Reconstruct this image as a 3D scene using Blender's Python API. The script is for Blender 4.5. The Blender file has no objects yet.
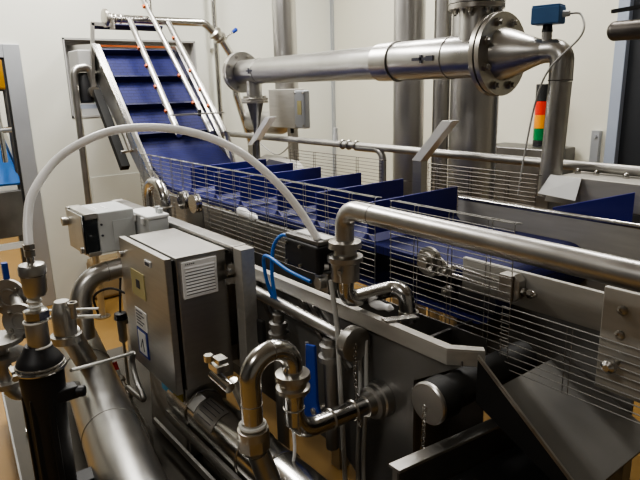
import bpy, bmesh, math, random
from mathutils import Vector, Matrix
random.seed(7)
SC = bpy.context.scene
COL = SC.collection
V = Vector
PI = math.pi

# ------------------------------------------------------------------ materials
def new_mat(name):
    m = bpy.data.materials.new(name); m.use_nodes = True
    nt = m.node_tree
    return m, nt, nt.nodes['Principled BSDF']

def plain(name, col, rough=.5, metal=0., var=.06, scale=8., bump=0., spec=None, stretch=None, trans=0., alpha=1.):
    m, nt, b = new_mat(name)
    b.inputs['Metallic'].default_value = metal
    b.inputs['Roughness'].default_value = rough
    if spec is not None: b.inputs['Specular IOR Level'].default_value = spec
    if trans: b.inputs['Transmission Weight'].default_value = trans
    tc = nt.nodes.new('ShaderNodeTexCoord')
    mp = nt.nodes.new('ShaderNodeMapping')
    if stretch: mp.inputs['Scale'].default_value = stretch
    nz = nt.nodes.new('ShaderNodeTexNoise')
    nz.inputs['Scale'].default_value = scale
    nz.inputs['Detail'].default_value = 5
    nt.links.new(tc.outputs['Object'], mp.inputs['Vector'])
    nt.links.new(mp.outputs['Vector'], nz.inputs['Vector'])
    cr = nt.nodes.new('ShaderNodeValToRGB')
    cr.color_ramp.elements[0].position = .3; cr.color_ramp.elements[1].position = .7
    cr.color_ramp.elements[0].color = [c*(1-var) for c in col] + [1]
    cr.color_ramp.elements[1].color = [min(1, c*(1+var)) for c in col] + [1]
    nt.links.new(nz.outputs['Fac'], cr.inputs['Fac'])
    nt.links.new(cr.outputs['Color'], b.inputs['Base Color'])
    mr = nt.nodes.new('ShaderNodeMapRange')
    mr.inputs['To Min'].default_value = max(0.02, rough*(1-2*var)); mr.inputs['To Max'].default_value = min(1, rough*(1+2*var))
    nt.links.new(nz.outputs['Fac'], mr.inputs['Value'])
    nt.links.new(mr.outputs['Result'], b.inputs['Roughness'])
    if bump:
        bp = nt.nodes.new('ShaderNodeBump'); bp.inputs['Strength'].default_value = bump; bp.inputs['Distance'].default_value = .002
        nt.links.new(nz.outputs['Fac'], bp.inputs['Height']); nt.links.new(bp.outputs['Normal'], b.inputs['Normal'])
    return m

def belt_mat(name, c0, c1, axis_scale=90.):
    m, nt, b = new_mat(name)
    b.inputs['Roughness'].default_value = .55; b.inputs['Specular IOR Level'].default_value = .3
    tc = nt.nodes.new('ShaderNodeTexCoord')
    wv = nt.nodes.new('ShaderNodeTexBrick')
    wv.inputs['Color1'].default_value = (*c0, 1); wv.inputs['Color2'].default_value = (*[c*.85 for c in c0], 1)
    wv.inputs['Mortar'].default_value = (*c1, 1)
    wv.inputs['Scale'].default_value = 22; wv.inputs['Mortar Size'].default_value = .03
    wv.inputs['Brick Width'].default_value = 1.2; wv.inputs['Row Height'].default_value = .45
    mp = nt.nodes.new('ShaderNodeMapping'); mp.inputs['Rotation'].default_value = (0, 0, PI/2)
    nt.links.new(tc.outputs['Object'], mp.inputs['Vector']); nt.links.new(mp.outputs['Vector'], wv.inputs['Vector'])
    nt.links.new(wv.outputs['Color'], b.inputs['Base Color'])
    bp = nt.nodes.new('ShaderNodeBump'); bp.inputs['Strength'].default_value = .5; bp.inputs['Distance'].default_value = .004
    nt.links.new(wv.outputs['Fac'], bp.inputs['Height']); bp.invert = True
    nt.links.new(bp.outputs['Normal'], b.inputs['Normal'])
    return m

M = dict(
    steel=plain('polished_steel', (.57, .56, .54), .2, 1., .1, 14, .03),
    satin=plain('satin_steel', (.52, .51, .49), .34, 1., .1, 10, .05),
    brushed=plain('brushed_steel', (.50, .49, .47), .38, 1., .06, 6, .02, stretch=(1, 1, 14)),
    brushed_x=plain('brushed_steel_horizontal', (.50, .49, .47), .40, 1., .07, 6, .03, stretch=(1, 12, 12)),
    duct=plain('grey_satin_steel_duct', (.50, .49, .475), .36, 1., .12, 5, .04, stretch=(1, 1, .35)),
    dull=plain('dull_steel', (.42, .41, .39), .46, 1., .14, 7, .08),
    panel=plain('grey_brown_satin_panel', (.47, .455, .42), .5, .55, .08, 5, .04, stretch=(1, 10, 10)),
    deck=plain('dusty_steel_deck', (.085, .078, .066), .65, .2, .15, 5, .08, spec=.2),
    shell2=plain('mid_grey_wall_paint', (.38, .38, .37), .6, 0, .03, 2),
    dull_dark=plain('dull_dark_steel', (.13, .12, .11), .4, 1., .2, 10, .08),  # darker tone used for the rear mesh wires and the capped pipe
    panel_dark=plain('grey_satin_panel_dimmed', (.22, .215, .205), .42, .6, .1, 5, .04),  # panel steel darkened, dim light on the low parts put into the colour
    dark=plain('dark_steel', (.20, .195, .19), .45, 1., .15, 8, .06),
    bolt=plain('bolt_steel', (.48, .46, .42), .34, 1., .1, 20),
    weld=plain('weld_seam', (.30, .29, .27), .5, 1., .1, 30, .3),
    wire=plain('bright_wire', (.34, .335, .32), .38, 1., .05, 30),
    blue=belt_mat('blue_belt', (.009, .012, .095), (.002, .003, .025)),
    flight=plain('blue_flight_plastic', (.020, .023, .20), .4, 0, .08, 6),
    flight_shade=plain('shaded_cleat_blue', (.006, .008, .05), .45, 0, .08, 6),  # flight blue darkened, shade of the cleat undersides put into the colour
    handle=plain('blue_handle_vinyl', (.010, .045, .30), .38, 0, .06, 10),
    tubeblue=plain('blue_pneumatic_tube', (.02, .17, .60), .35, 0, .05, 10),
    sensor=plain('blue_paint', (.06, .16, .36), .42, 0, .07, 10),
    hose=plain('milky_hose', (.92, .92, .91), .32, 0, .02, 12, spec=.5),
    greytube=plain('grey_tube', (.50, .50, .48), .45, 0, .05, 12),
    white=plain('white_plastic', (.74, .75, .74), .4, 0, .03, 10),
    ptfe=plain('white_gasket', (.72, .72, .68), .5, 0, .04, 10),
    greyplastic=plain('light_grey_plastic', (.55, .57, .57), .42, 0, .04, 10),
    vent=plain('vent_grille_brightened', (.92, .92, .92), .5, 0, .04, 10),  # grey raised near white, light on the cabinet side put into the colour
    black=plain('black_plastic', (.011, .011, .013), .5, 0, .1, 10),
    rubber=plain('black_rubber', (.02, .02, .02), .6, 0, .1, 10),
    screen=plain('dark_clear_cover', (.02, .025, .03), .08, 0, .1, 6),
    orange=plain('orange_clip', (.50, .11, .02), .45, 0, .06, 10),
    yellow=plain('yellow_sticker', (.42, .33, .04), .5, 0, .05, 10),
    sticker=plain('faded_yellow_sticker', (.45, .40, .20), .5, 0, .1, 10),
    label=plain('white_label', (.62, .62, .60), .5, 0, .03, 20),
    ink=plain('dark_print', (.05, .05, .07), .6, 0, .1, 20),
    inkblue=plain('blue_print', (.02, .04, .25), .5, 0, .1, 20),
    cyan=plain('cyan_sticker', (.10, .35, .55), .5, 0, .1, 20),
    red=plain('red_lens', (.65, .03, .015), .3, 0, .05, 10),
    amber=plain('amber_lens', (.75, .28, .01), .3, 0, .05, 10),
    green=plain('green_lens', (.005, .17, .05), .3, 0, .05, 10),
    redtape=plain('red_tag', (.5, .02, .02), .5, 0, .05, 10),
    plastic_wrap=plain('plastic_film', (.9, .9, .9), .25, 0, .05, 20, .3),
    wall=plain('cream_wall_panel', (.64, .645, .585), .35, 0, .02, 2),
    wall2=plain('cream_wall_panel_warm', (.64, .625, .53), .35, 0, .02, 2),
    ceil=plain('white_ceiling', (.62, .62, .60), .6, 0, .02, 2),
    shell=plain('grey_wall_paint', (.08, .08, .08), .6, 0, .03, 2),
    floor=plain('yellow_epoxy_floor', (.26, .155, .05), .5, 0, .10, 3, .05, spec=.25),
    shade_tan=plain('shaded_floor_tan', (.30, .22, .12), .45, 0, .08, 3),
    bright_alu=plain('bright_folded_sheet', (.72, .72, .71), .4, .5, .04, 5),
    pipe=plain('grey_pipe_steel', (.43, .425, .415), .3, 1., .1, 6, .03),
    alu=plain('aluminium_frame', (.45, .47, .50), .42, .6, .04, 5),
    gap=plain('black_gap', (.008, .008, .008), .7, 0, .1, 5),
    darkglass=plain('dark_doorway_panel', (.012, .014, .018), .5, 0, .1, 3),
    greyblue=plain('grey_blue_jamb', (.30, .34, .42), .45, 0, .03, 4),
    recess=plain('recess_grey', (.36, .36, .355), .5, 0, .04, 4),
    yellowbulb=plain('yellow_drum_plastic', (.85, .42, .02), .35, 0, .06, 5),
)

_b = M['hose'].node_tree.nodes['Principled BSDF']
_b.inputs['Subsurface Weight'].default_value = .7; _b.inputs['Subsurface Radius'].default_value = (.02, .02, .02); _b.inputs['Subsurface Scale'].default_value = 1.
# ------------------------------------------------------------------ mesh builder
def frame(axis):
    a = V(axis).normalized()
    u = a.cross(V((0, 0, 1)))
    if u.length < 1e-4: u = V((1, 0, 0))
    u.normalize(); w = a.cross(u).normalized()
    return a, u, w

class MB:
    def __init__(s): s.v = []; s.f = []
    def add(s, vs, fs):
        n = len(s.v); s.v += [V(p) for p in vs]; s.f += [[i+n for i in f] for f in fs]; return s
    def box(s, lo, hi):
        x0, y0, z0 = lo; x1, y1, z1 = hi
        return s.add([(x0,y0,z0),(x1,y0,z0),(x1,y1,z0),(x0,y1,z0),(x0,y0,z1),(x1,y0,z1),(x1,y1,z1),(x0,y1,z1)],
                     [(3,2,1,0),(4,5,6,7),(0,1,5,4),(1,2,6,5),(2,3,7,6),(3,0,4,7)])
    def cbox(s, c, size, mat=None):
        h = [d/2 for d in size]
        pts = [V((sx*h[0], sy*h[1], sz*h[2])) for sz in (-1,1) for sx, sy in ((-1,-1),(1,-1),(1,1),(-1,1))]
        if mat is not None: pts = [mat @ p for p in pts]
        return s.add([p+V(c) for p in pts], [(3,2,1,0),(4,5,6,7),(0,1,5,4),(1,2,6,5),(2,3,7,6),(3,0,4,7)])
    def bar(s, p0, p1, w, h, up=(0,0,1)):          # square bar between points
        p0, p1 = V(p0), V(p1); a = (p1-p0).normalized()
        u = a.cross(V(up))
        if u.length < 1e-4: u = a.cross(V((1,0,0)))
        u.normalize(); n = u.cross(a).normalized()
        vs = [p + u*sx*w/2 + n*sy*h/2 for p in (p0, p1) for sx, sy in ((-1,-1),(1,-1),(1,1),(-1,1))]
        return s.add(vs, [(3,2,1,0),(4,5,6,7),(0,1,5,4),(1,2,6,5),(2,3,7,6),(3,0,4,7)])
    def poly(s, pts, ext):                          # planar polygon extruded by a vector
        pts = [V(p) for p in pts]; e = V(ext); n = len(pts)
        fs = [list(range(n))[::-1], [n+i for i in range(n)]] + [(i, (i+1) % n, n+(i+1) % n, n+i) for i in range(n)]
        return s.add(pts + [p+e for p in pts], fs)
    def tube(s, path, r, seg=16, caps=True):
        path = [V(p) for p in path]; n = len(path)
        rs = r if isinstance(r, (list, tuple)) else [r]*n
        t0 = (path[1]-path[0]).normalized(); _, u, w = frame(t0)
        vs = []; prev = t0
        for i, p in enumerate(path):
            if i == 0: t = t0
            elif i == n-1: t = (path[i]-path[i-1]).normalized()
            else: t = ((path[i+1]-path[i]).normalized() + (path[i]-path[i-1]).normalized()).normalized()
            q = prev.rotation_difference(t); u = q @ u; w = q @ w; prev = t
            for k in range(seg):
                a = 2*PI*k/seg
                vs.append(p + (u*math.cos(a) + w*math.sin(a))*rs[i])
        fs = []
        for i in range(n-1):
            for k in range(seg):
                a, b = i*seg+k, i*seg+(k+1) % seg
                fs.append((a, b, b+seg, a+seg))
        if caps: fs += [tuple(range(seg))[::-1], tuple(range((n-1)*seg, n*seg))]
        return s.add(vs, fs)
    def cyl(s, p0, p1, r0, r1=None, seg=24):
        return s.tube([p0, p1], [r0, r0 if r1 is None else r1], seg)
    def lathe(s, p, axis, prof, seg=28):            # profile of (distance along axis, radius)
        a, u, w = frame(axis); p = V(p)
        return s.tube_prof([p + a*t for t, _ in prof], [r for _, r in prof], a, u, w, seg)
    def tube_prof(s, pts, rs, a, u, w, seg):
        vs = []
        for p, r in zip(pts, rs):
            for k in range(seg):
                an = 2*PI*k/seg; vs.append(p + (u*math.cos(an)+w*math.sin(an))*max(r, 1e-5))
        n = len(pts); fs = []
        for i in range(n-1):
            for k in range(seg):
                x, y = i*seg+k, i*seg+(k+1) % seg
                fs.append((x, y, y+seg, x+seg))
        fs += [tuple(range(seg))[::-1], tuple(range((n-1)*seg, n*seg))]
        return s.add(vs, fs)
    def torus(s, c, axis, R, r, seg=32, rs=8):
        a, u, w = frame(axis); c = V(c)
        path = [c + (u*math.cos(2*PI*k/seg)+w*math.sin(2*PI*k/seg))*R for k in range(seg)]
        vs = []
        for k in range(seg):
            d = (path[k]-c).normalized()
            for j in range(rs):
                b = 2*PI*j/rs; vs.append(path[k] + d*math.cos(b)*r + a*math.sin(b)*r)
        fs = [(k*rs+j, k*rs+(j+1) % rs, ((k+1) % seg)*rs+(j+1) % rs, ((k+1) % seg)*rs+j) for k in range(seg) for j in range(rs)]
        return s.add(vs, fs)
    def dome(s, c, axis, r, h, seg=20, n=6):
        return s.lathe(c, axis, [(h*math.sin(PI/2*i/n), r*math.cos(PI/2*i/n)) for i in range(n+1)], seg)
    def hexn(s, p, axis, r, t): return s.lathe(p, axis, [(0, r), (t, r)], 6)

def fil(pts, r, n=8):                               # polyline with rounded corners
    pts = [V(p) for p in pts]; out = [pts[0]]
    for i in range(1, len(pts)-1):
        a, b, c = pts[i-1], pts[i], pts[i+1]
        d0 = (a-b); d1 = (c-b); ang = d0.angle(d1)
        rr = r[i-1] if isinstance(r, (list, tuple)) else r
        t = min(rr/math.tan(ang/2), d0.length*.499, d1.length*.499)
        p0 = b + d0.normalized()*t; p1 = b + d1.normalized()*t
        rad = t*math.tan(ang/2)
        cen = b + (d0.normalized()+d1.normalized()).normalized() * math.hypot(t, rad)
        u = p0-cen; tot = u.angle(p1-cen); ax = u.cross(p1-cen).normalized()
        for k in range(n+1):
            out.append(cen + Matrix.Rotation(tot*k/n, 3, ax) @ u)
    out.append(pts[-1]); return out

def bez(pts, n=32):                                 # smooth curve through points
    pts = [V(p) for p in pts]; P = [2*pts[0]-pts[1]] + pts + [2*pts[-1]-pts[-2]]; out = []
    m = max(2, n//(len(pts)-1))
    for i in range(1, len(P)-2):
        p0, p1, p2, p3 = P[i-1:i+3]
        for k in range(m):
            t = k/m
            out.append(.5*((2*p1)+(p2-p0)*t+(2*p0-5*p1+4*p2-p3)*t*t+(3*p1-p0-3*p2+p3)*t**3))
    out.append(pts[-1]); return out

ROOT = {}
def mesh_obj(name, mb, mat, parent=None, bev=0., origin=None):
    if parent is not None: org = ROOT[parent.name]
    elif origin is not None: org = V(origin)
    else:
        xs = [p.x for p in mb.v]; ys = [p.y for p in mb.v]; zs = [p.z for p in mb.v]
        org = V(((min(xs)+max(xs))/2, (min(ys)+max(ys))/2, min(zs)))
    me = bpy.data.meshes.new(name)
    me.from_pydata([p-org for p in mb.v], [], mb.f)
    bm = bmesh.new(); bm.from_mesh(me); bmesh.ops.recalc_face_normals(bm, faces=bm.faces); bm.to_mesh(me); bm.free()
    for p in me.polygons: p.use_smooth = True
    me.set_sharp_from_angle(angle=math.radians(38))
    me.materials.append(M[mat] if isinstance(mat, str) else mat)
    o = bpy.data.objects.new(name, me); COL.objects.link(o)
    if parent is None: o.location = org
    else: o.parent = parent
    ROOT[o.name] = org
    if bev:
        b = o.modifiers.new('bevel', 'BEVEL'); b.width = bev; b.segments = 2; b.limit_method = 'ANGLE'; b.harden_normals = True
    return o

def tag(o, label, cat, group=None):
    o['label'] = label; o['category'] = cat
    if group: o['group'] = group
    return o
def thing(name, loc, label, cat, group=None):
    o = bpy.data.objects.new(name, None); COL.objects.link(o); o.location = loc; o.empty_display_size = .05
    ROOT[o.name] = V(loc)
    return tag(o, label, cat, group)
def struct(name, mb, mat, bev=0., origin=None):
    o = mesh_obj(name, mb, mat, None, bev, origin); o['kind'] = 'structure'; return o
def part(name, mb, mat, parent, bev=0., label=None):
    o = mesh_obj(name, mb, mat, parent, bev)
    if label: o['label'] = label
    return o
def part_each(name, mb, mat, parent, bev=0., label=None):
    # every separate piece of the builder becomes a part of its own
    n = len(mb.v); up = list(range(n))
    def find(i):
        while up[i] != i: up[i] = up[up[i]]; i = up[i]
        return i
    for fc in mb.f:
        for k in fc[1:]: up[find(k)] = find(fc[0])
    isl = {}
    for i in range(n): isl.setdefault(find(i), []).append(i)
    box = {k: ([min(mb.v[i][c] for i in v) for c in range(3)], [max(mb.v[i][c] for i in v) for c in range(3)]) for k, v in isl.items()}
    ks = list(isl); g = {k: k for k in ks}
    def gf(k):
        while g[k] != k: k = g[k]
        return k
    for i, p in enumerate(ks):
        for q in ks[i+1:]:
            if all(box[p][0][c] <= box[q][1][c]+1e-5 and box[q][0][c] <= box[p][1][c]+1e-5 for c in range(3)): g[gf(p)] = gf(q)
    out = {}
    for k in ks: out.setdefault(gf(k), []).extend(isl[k])
    for ids in out.values():
        m = MB(); mp = {o: j for j, o in enumerate(ids)}
        m.v = [mb.v[i] for i in ids]; m.f = [[mp[i] for i in fc] for fc in mb.f if fc[0] in mp]
        o = part(name, m, mat, parent, bev, label)
    return o

def single(name, mb, mat, label, cat, group=None, bev=0.):
    return tag(mesh_obj(name, mb, mat, None, bev), label, cat, group)

# ------------------------------------------------------------------ camera (pitched down, rolled a little)
f = 587.
d = V((57, 2260, 587)).normalized()
a = V((-470, -140.6, 587)); a = (a - d*a.dot(d)).normalized()
Xc = -a; Zc = -d; Yc = Zc.cross(Xc)
right = V((Xc[0], Yc[0], Zc[0])); down = V((Xc[1], Yc[1], Zc[1])); fwd = V((Xc[2], Yc[2], Zc[2]))
cam = bpy.data.cameras.new('camera'); cam.lens = f*36/640; cam.sensor_width = 36; cam.clip_start = .05
co = bpy.data.objects.new('camera', cam); COL.objects.link(co)
mw = Matrix.Identity(4)
for i in range(3): mw[i][0] = right[i]; mw[i][1] = -down[i]; mw[i][2] = -fwd[i]
mw[0][3], mw[1][3], mw[2][3] = 0, 0, 1.75
co.matrix_world = mw
SC.camera = co

# ------------------------------------------------------------------ room shell
WX = -5.2; WY = 4.24; CH = 3.5
struct('floor', MB().box((-8.6, -3, -.1), (3, WY, 0)), 'floor')
struct('ceiling', MB().box((-8.6, -3, CH), (3, WY+.1, CH+.1)), 'ceil')
w = MB()      # left wall with the doorway and the conveyor hole
DY0, DY1, DZ = -.2, 1.10, 2.13
HY0, HY1, HZ0, HZ1 = 1.43, 2.6, 1.55, 2.19
w.box((WX-.12, -3, 0), (WX, DY0, CH)); w.box((WX-.12, DY0, DZ), (WX, DY1, CH)); w.box((WX-.12, DY1, 0), (WX, HY0, CH))
w.box((WX-.12, HY0, 0), (WX, HY1, HZ0)); w.box((WX-.12, HY0, HZ1), (WX, HY1, CH)); w.box((WX-.12, HY1, 0), (WX, WY, CH))
struct('wall_left', w, 'wall', origin=(WX, 0, 0))
struct('wall_back', MB().box((WX-.12, WY, 0), (-2.1, WY+.1, CH)).box((-2.1, WY, 2.6), (3, WY+.1, CH)).box((-.6, WY, 0), (3, WY+.1, 2.6)), 'wall2')
struct('wall_right', MB().box((3, -3, 0), (3.1, WY+.1, CH)), 'shell2')
struct('wall_front', MB().box((-8.6, -3.1, 0), (3.1, -3, CH)), 'shell')
struct('wall_far_room', MB().box((-8.7, -3.1, 0), (-8.6, WY+.1, CH)).box((-8.6, 1.42, 0), (WX-.32, 1.5, CH)), 'wall')
r = MB()      # lining of the hole
e = .003
r.box((WX-.10, HY0+e, HZ0+e), (WX-.08, HY1-e, HZ1-e))
r.box((WX-.10, HY0+e, HZ0+e), (WX+.006, HY1-e, HZ0+.02)); r.box((WX-.10, HY0+e, HZ1-.014), (WX+.006, HY1-e, HZ1-e))
r.box((WX-.10, HY0+e, HZ0+e), (WX+.006, HY0+.014, HZ1-e)); r.box((WX-.10, HY1-.014, HZ0+e), (WX+.006, HY1-e, HZ1-e))
struct('trim_1', r, 'recess')
fr = MB()     # doorway frame
fr.box((WX, DY1-.12, 0), (WX+.03, DY1, DZ)); fr.box((WX, DY0, DZ-.1), (WX+.03, DY1-.12, DZ)); fr.box((WX, DY0, 0), (WX+.03, DY0+.12, DZ-.1))
struct('door_1', fr, 'alu', .004)
g = MB(); g.box((WX-.002, DY1-.135, 0), (WX+.015, DY1-.12, DZ-.1)); g.box((WX-.002, DY0+.12, DZ-.115), (WX+.015, DY1-.135, DZ-.1))
struct('trim_2', g, 'gap')
struct('trim_3', MB().box((WX+.001, 1.38, 0), (WX+.22, WY-.01, .36)), 'shade_tan', .05)  # invented strip at the wall foot, its tan stands for shaded floor and wall
struct('trim_4', MB().box((WX, WY-.03, 0), (WX+.03, WY, CH)), 'alu')
# right-hand doorway in the back wall
struct('door_2', MB().box((-2.1, WY-.03, 0), (-2.02, WY+.04, 2.6)).box((-2.02, WY-.03, 2.5), (-.6, WY+.04, 2.6)), 'greyblue', .005)
struct('door_3', MB().box((-2.02, WY+.02, 0), (-.6, WY+.06, 2.5)), 'darkglass')
pl = MB().poly([(WX+.003, 1.52, .55), (WX+.003, 2.4, .55), (WX+.003, 2.4, 1.05), (WX+.003, 1.52, 1.05)], (.008, 0, 0))
struct('trim_5', pl, 'wall', .02)

# ------------------------------------------------------------------ next room seen through the doorway
t = thing('belt_conveyor', (-6.0, .7, 0), 'blue belt conveyor in the next room, seen through the open doorway', 'conveyor')
part('belt', MB().poly([(-5.8, .35, .98), (-5.8, 1.085, .97), (-6.15, 1.0, 1.52), (-6.15, .35, 1.52)], (.02, 0, .02)), 'tubeblue', t)
part('side_rail', MB().bar((-5.77, 1.11, .95), (-6.15, 1.02, 1.58), .035, .06), 'satin', t)
part('machine_body', MB().box((-6.2, .3, .50), (-5.8, 1.10, .93)), 'dark', t, .02)
part('cross_beam', MB().box((-5.83, .2, .40), (-5.78, 1.12, .45)), 'white', t)
for x, y in ((-5.85, .35), (-5.85, 1.08), (-6.15, .35), (-6.15, 1.08)):
    part('leg', MB().box((x-.025, y-.025, 0), (x+.025, y+.025, .52)), 'dark', t)
t = thing('pipe_rack', (-5.62, .9, 0), 'tangle of steel pipes standing behind the open doorway', 'pipes')
part('pipe', MB().tube(fil([(-5.6, .35, 1.75), (-5.6, .95, 1.78), (-5.6, .95, 1.2)], .08), .022), 'steel', t)
part('pipe', MB().tube([(-5.6, .2, 1.45), (-5.6, 1.05, 1.47)], .025), 'steel', t)
part_each('post', MB().box((-5.66, .70, 0), (-5.62, .74, 1.8)), 'dark', t)
single('drum_stand', MB().box((-5.90, 1.02, 0), (-5.80, 1.12, .05)).cyl((-5.85, 1.08, .05), (-5.85, 1.08, 1.79), .022).cyl((-5.85, 1.08, 1.785), (-5.85, 1.08, 1.80), .07), 'dark', 'thin dark stand holding the yellow drum behind the open doorway', 'stand')
single('drum', MB().lathe((-5.85, 1.08, 1.80), (0, 0, 1), [(0, .06), (.02, .10), (.12, .14), (.24, .13), (.30, .06)]), 'yellowbulb',
       'glossy yellow rounded drum high up behind the open doorway', 'drum')

# ------------------------------------------------------------------ main flighted conveyor
YA, YB, ZB = 1.52, 2.10, 1.15
IX0, IX1, IZ1 = -3.78, -4.60, 2.04
t = thing('flighted_conveyor', (-2.6, 1.77, 0), 'long blue flighted belt conveyor running level and then climbing steeply to the wall hole', 'conveyor')
def belt_path(off=0.):
    pts = [(-1.15, ZB), (-3.55, ZB), (-3.95, ZB+.2), (IX1, IZ1), (IX1-.10, IZ1+.03)]
    return fil([(x, 0, z) for x, z in pts], [.3, .3, .1], 6)
bp_ = belt_path(); mb = MB(); vs = []; n = len(bp_)
for p in bp_: vs += [(p.x, YA, p.z), (p.x, YB, p.z), (p.x, YB, p.z-.03), (p.x, YA, p.z-.03)]
fs = []
for i in range(n-1):
    for k in range(4): fs.append((i*4+k, i*4+(k+1) % 4, i*4+4+(k+1) % 4, i*4+4+k))
mb.add(vs, fs)
# tail wrap of the belt
tail = [(-1.15+.09*math.sin(PI*k/10), ZB-.09+.09*math.cos(PI*k/10)) for k in range(11)] + [(-3.4, ZB-.18)]
vs = []
for x, z in tail: vs += [(x, YA, z), (x, YB, z)]
mb.add(vs, [(2*i, 2*i+1, 2*i+3, 2*i+2) for i in range(len(tail)-1)])
part('belt', mb, 'blue', t)
# level flights (paddles standing on the belt)
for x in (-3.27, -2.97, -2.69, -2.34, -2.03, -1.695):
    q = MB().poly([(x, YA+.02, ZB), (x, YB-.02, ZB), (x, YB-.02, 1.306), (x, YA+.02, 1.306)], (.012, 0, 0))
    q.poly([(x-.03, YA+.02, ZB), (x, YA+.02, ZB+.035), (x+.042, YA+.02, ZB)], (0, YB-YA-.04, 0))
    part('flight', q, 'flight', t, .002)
sl = V((IX1+3.95, 0, IZ1-ZB-.2)); sl.normalize(); nn = V((-sl.z, 0, sl.x)) * -1
if nn.z < 0: nn = -nn
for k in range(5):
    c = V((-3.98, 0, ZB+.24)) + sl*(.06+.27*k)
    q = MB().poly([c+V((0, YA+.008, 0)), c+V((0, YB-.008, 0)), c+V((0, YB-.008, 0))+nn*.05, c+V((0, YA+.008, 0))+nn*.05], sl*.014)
    part('flight', q, 'flight_shade', t, .002)
# side panels of the incline
for y0, y1 in ((YA-.035, YA-.005), (YB+.005, YB+.03)):
    A = V((-3.72, y0, ZB-.02)); B = V((IX1-.02, y0, IZ1+.0))
    e = nn*.085; l = nn*-.10
    top = [A+l, A+e*.4, B+e, V((IX1-.75, y0, IZ1+.10)), V((IX1-.75, y0, IZ1-.13)), V((IX1-.1, y0, IZ1-.15))]
    part('side_panel', MB().poly(top, (0, y1-y0, 0)), 'satin', t, .003)
sp = MB().bar(V((-3.70, YA-.05, ZB-.0))+nn*.04, V((IX1-.02, YA-.05, IZ1))+nn*.08, .025, .02)
part('edge_rail', sp, 'steel', t)
part('support_strut', MB().bar((-4.15, YA-.06, ZB+.08), (-4.66, YA-.06, IZ1-.18), .05, .06, (0, 1, 0)), 'gap', t)
part('head_strip', MB().box((IX1-.06, YA, IZ1+.045), (IX1-.03, YB, IZ1+.058)), 'orange', t, label='orange strip across the top of the climbing belt')
part('drive_housing', MB().box((-4.84, YA-.16, IZ1-.13), (-4.60, YA-.04, IZ1+.02)), 'recess', t, .01)
part('drive_motor', MB().lathe((-4.68, YA-.11, IZ1-.14), (0, 0, -1), [(0, .06), (.02, .075), (.2, .075), (.22, .05)]), 'black', t)
part('motor_bracket', MB().box((-4.75, YA-.19, IZ1-.40), (-4.58, YA-.06, IZ1-.37)), 'greyblue', t)
# level bed sides
part('bed_panel', MB().poly([(-3.75, YA-.03, .95), (-1.95, YA-.03, .95), (-1.95, YA-.03, ZB-.035), (-3.6, YA-.03, ZB-.035), (-3.75, YA-.03, ZB-.01)], (0, .02, 0)), 'dull', t)
part('side_plate', MB().box((-1.17, 1.485, 1.095), (-.66, 1.50, 1.205)), 'panel', t, .002)
part('side_plate', MB().box((-3.7, YB+.03, .95), (-1.72, YB+.045, ZB-.03)), 'dull', t)
fp = MB().box((-.665, 1.40, .98), (-.42, 1.415, 1.255))
fp = part('end_plate', fp, 'panel', t, .003)
for x, z in ((-.615, 1.205), (-.615, 1.14)):
    part('bolt', MB().lathe((x, 1.40, z), (0, -1, 0), [(0, .0125), (.004, .012), (.006, .008), (.0061, .005), (.003, .0045)], 20), 'bolt', fp)
for x in (-3.5, -1.9): part_each('leg', MB().box((x-.03, YB-.06, 0), (x+.03, YB, .96)).box((x-.03, YA, 0), (x+.03, YA+.06, .96)), 'dull', t)
# tail shaft bearing with chain tensioner
q = MB(); c = V((-1.30, 1.478, 1.163))
q.lathe(c, (0, -1, 0), [(0, .052), (.012, .052), (.014, .036), (.03, .036), (.032, .02), (.045, .02)])
for k in range(4):
    an = PI/4+PI/2*k; q.hexn(c+V((math.cos(an)*.042, -.012, math.sin(an)*.042)), (0, -1, 0), .007, .008)
q.poly([c+V((0, -.001, .05)), c+V((.09, -.001, .0)), c+V((.09, -.001, -.03)), c+V((0, -.001, -.05))], (0, -.006, 0))
part('tail_bearing', q, 'bolt', t)
for dx, dz in ((.085, -.012), (.085, -.085)):
    part('guide_roller', MB().lathe(c+V((dx, 0, dz)), (0, -1, 0), [(-.02, .008), (0, .008), (.001, .02), (.02, .02), (.021, .008), (.035, .008)]), 'bolt', t)
# tensioner block on the side plate
q = MB().box((-1.0, 1.44, 1.12), (-.955, 1.484, 1.20)); q.poly([(-.955, 1.45, 1.115), (-.935, 1.45, 1.135), (-.935, 1.45, 1.185), (-.955, 1.45, 1.205)], (0, .034, 0))
part('tension_block', q, 'satin', t, .003)
part('tension_screw', MB().cyl((-.94, 1.462, 1.155), (-.885, 1.462, 1.155), .006).hexn((-.93, 1.462, 1.155), (1, 0, 0), .014, .01).hexn((-.91, 1.462, 1.155), (1, 0, 0), .014, .012).dome((-.898, 1.462, 1.155), (1, 0, 0), .011, .012), 'steel', t)
part_each('tension_rod', MB().cyl((-1.19, 1.462, 1.175), (-1.0, 1.462, 1.165), .005).cyl((-1.19, 1.462, 1.145), (-1.0, 1.462, 1.140), .005), 'steel', t)

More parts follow.
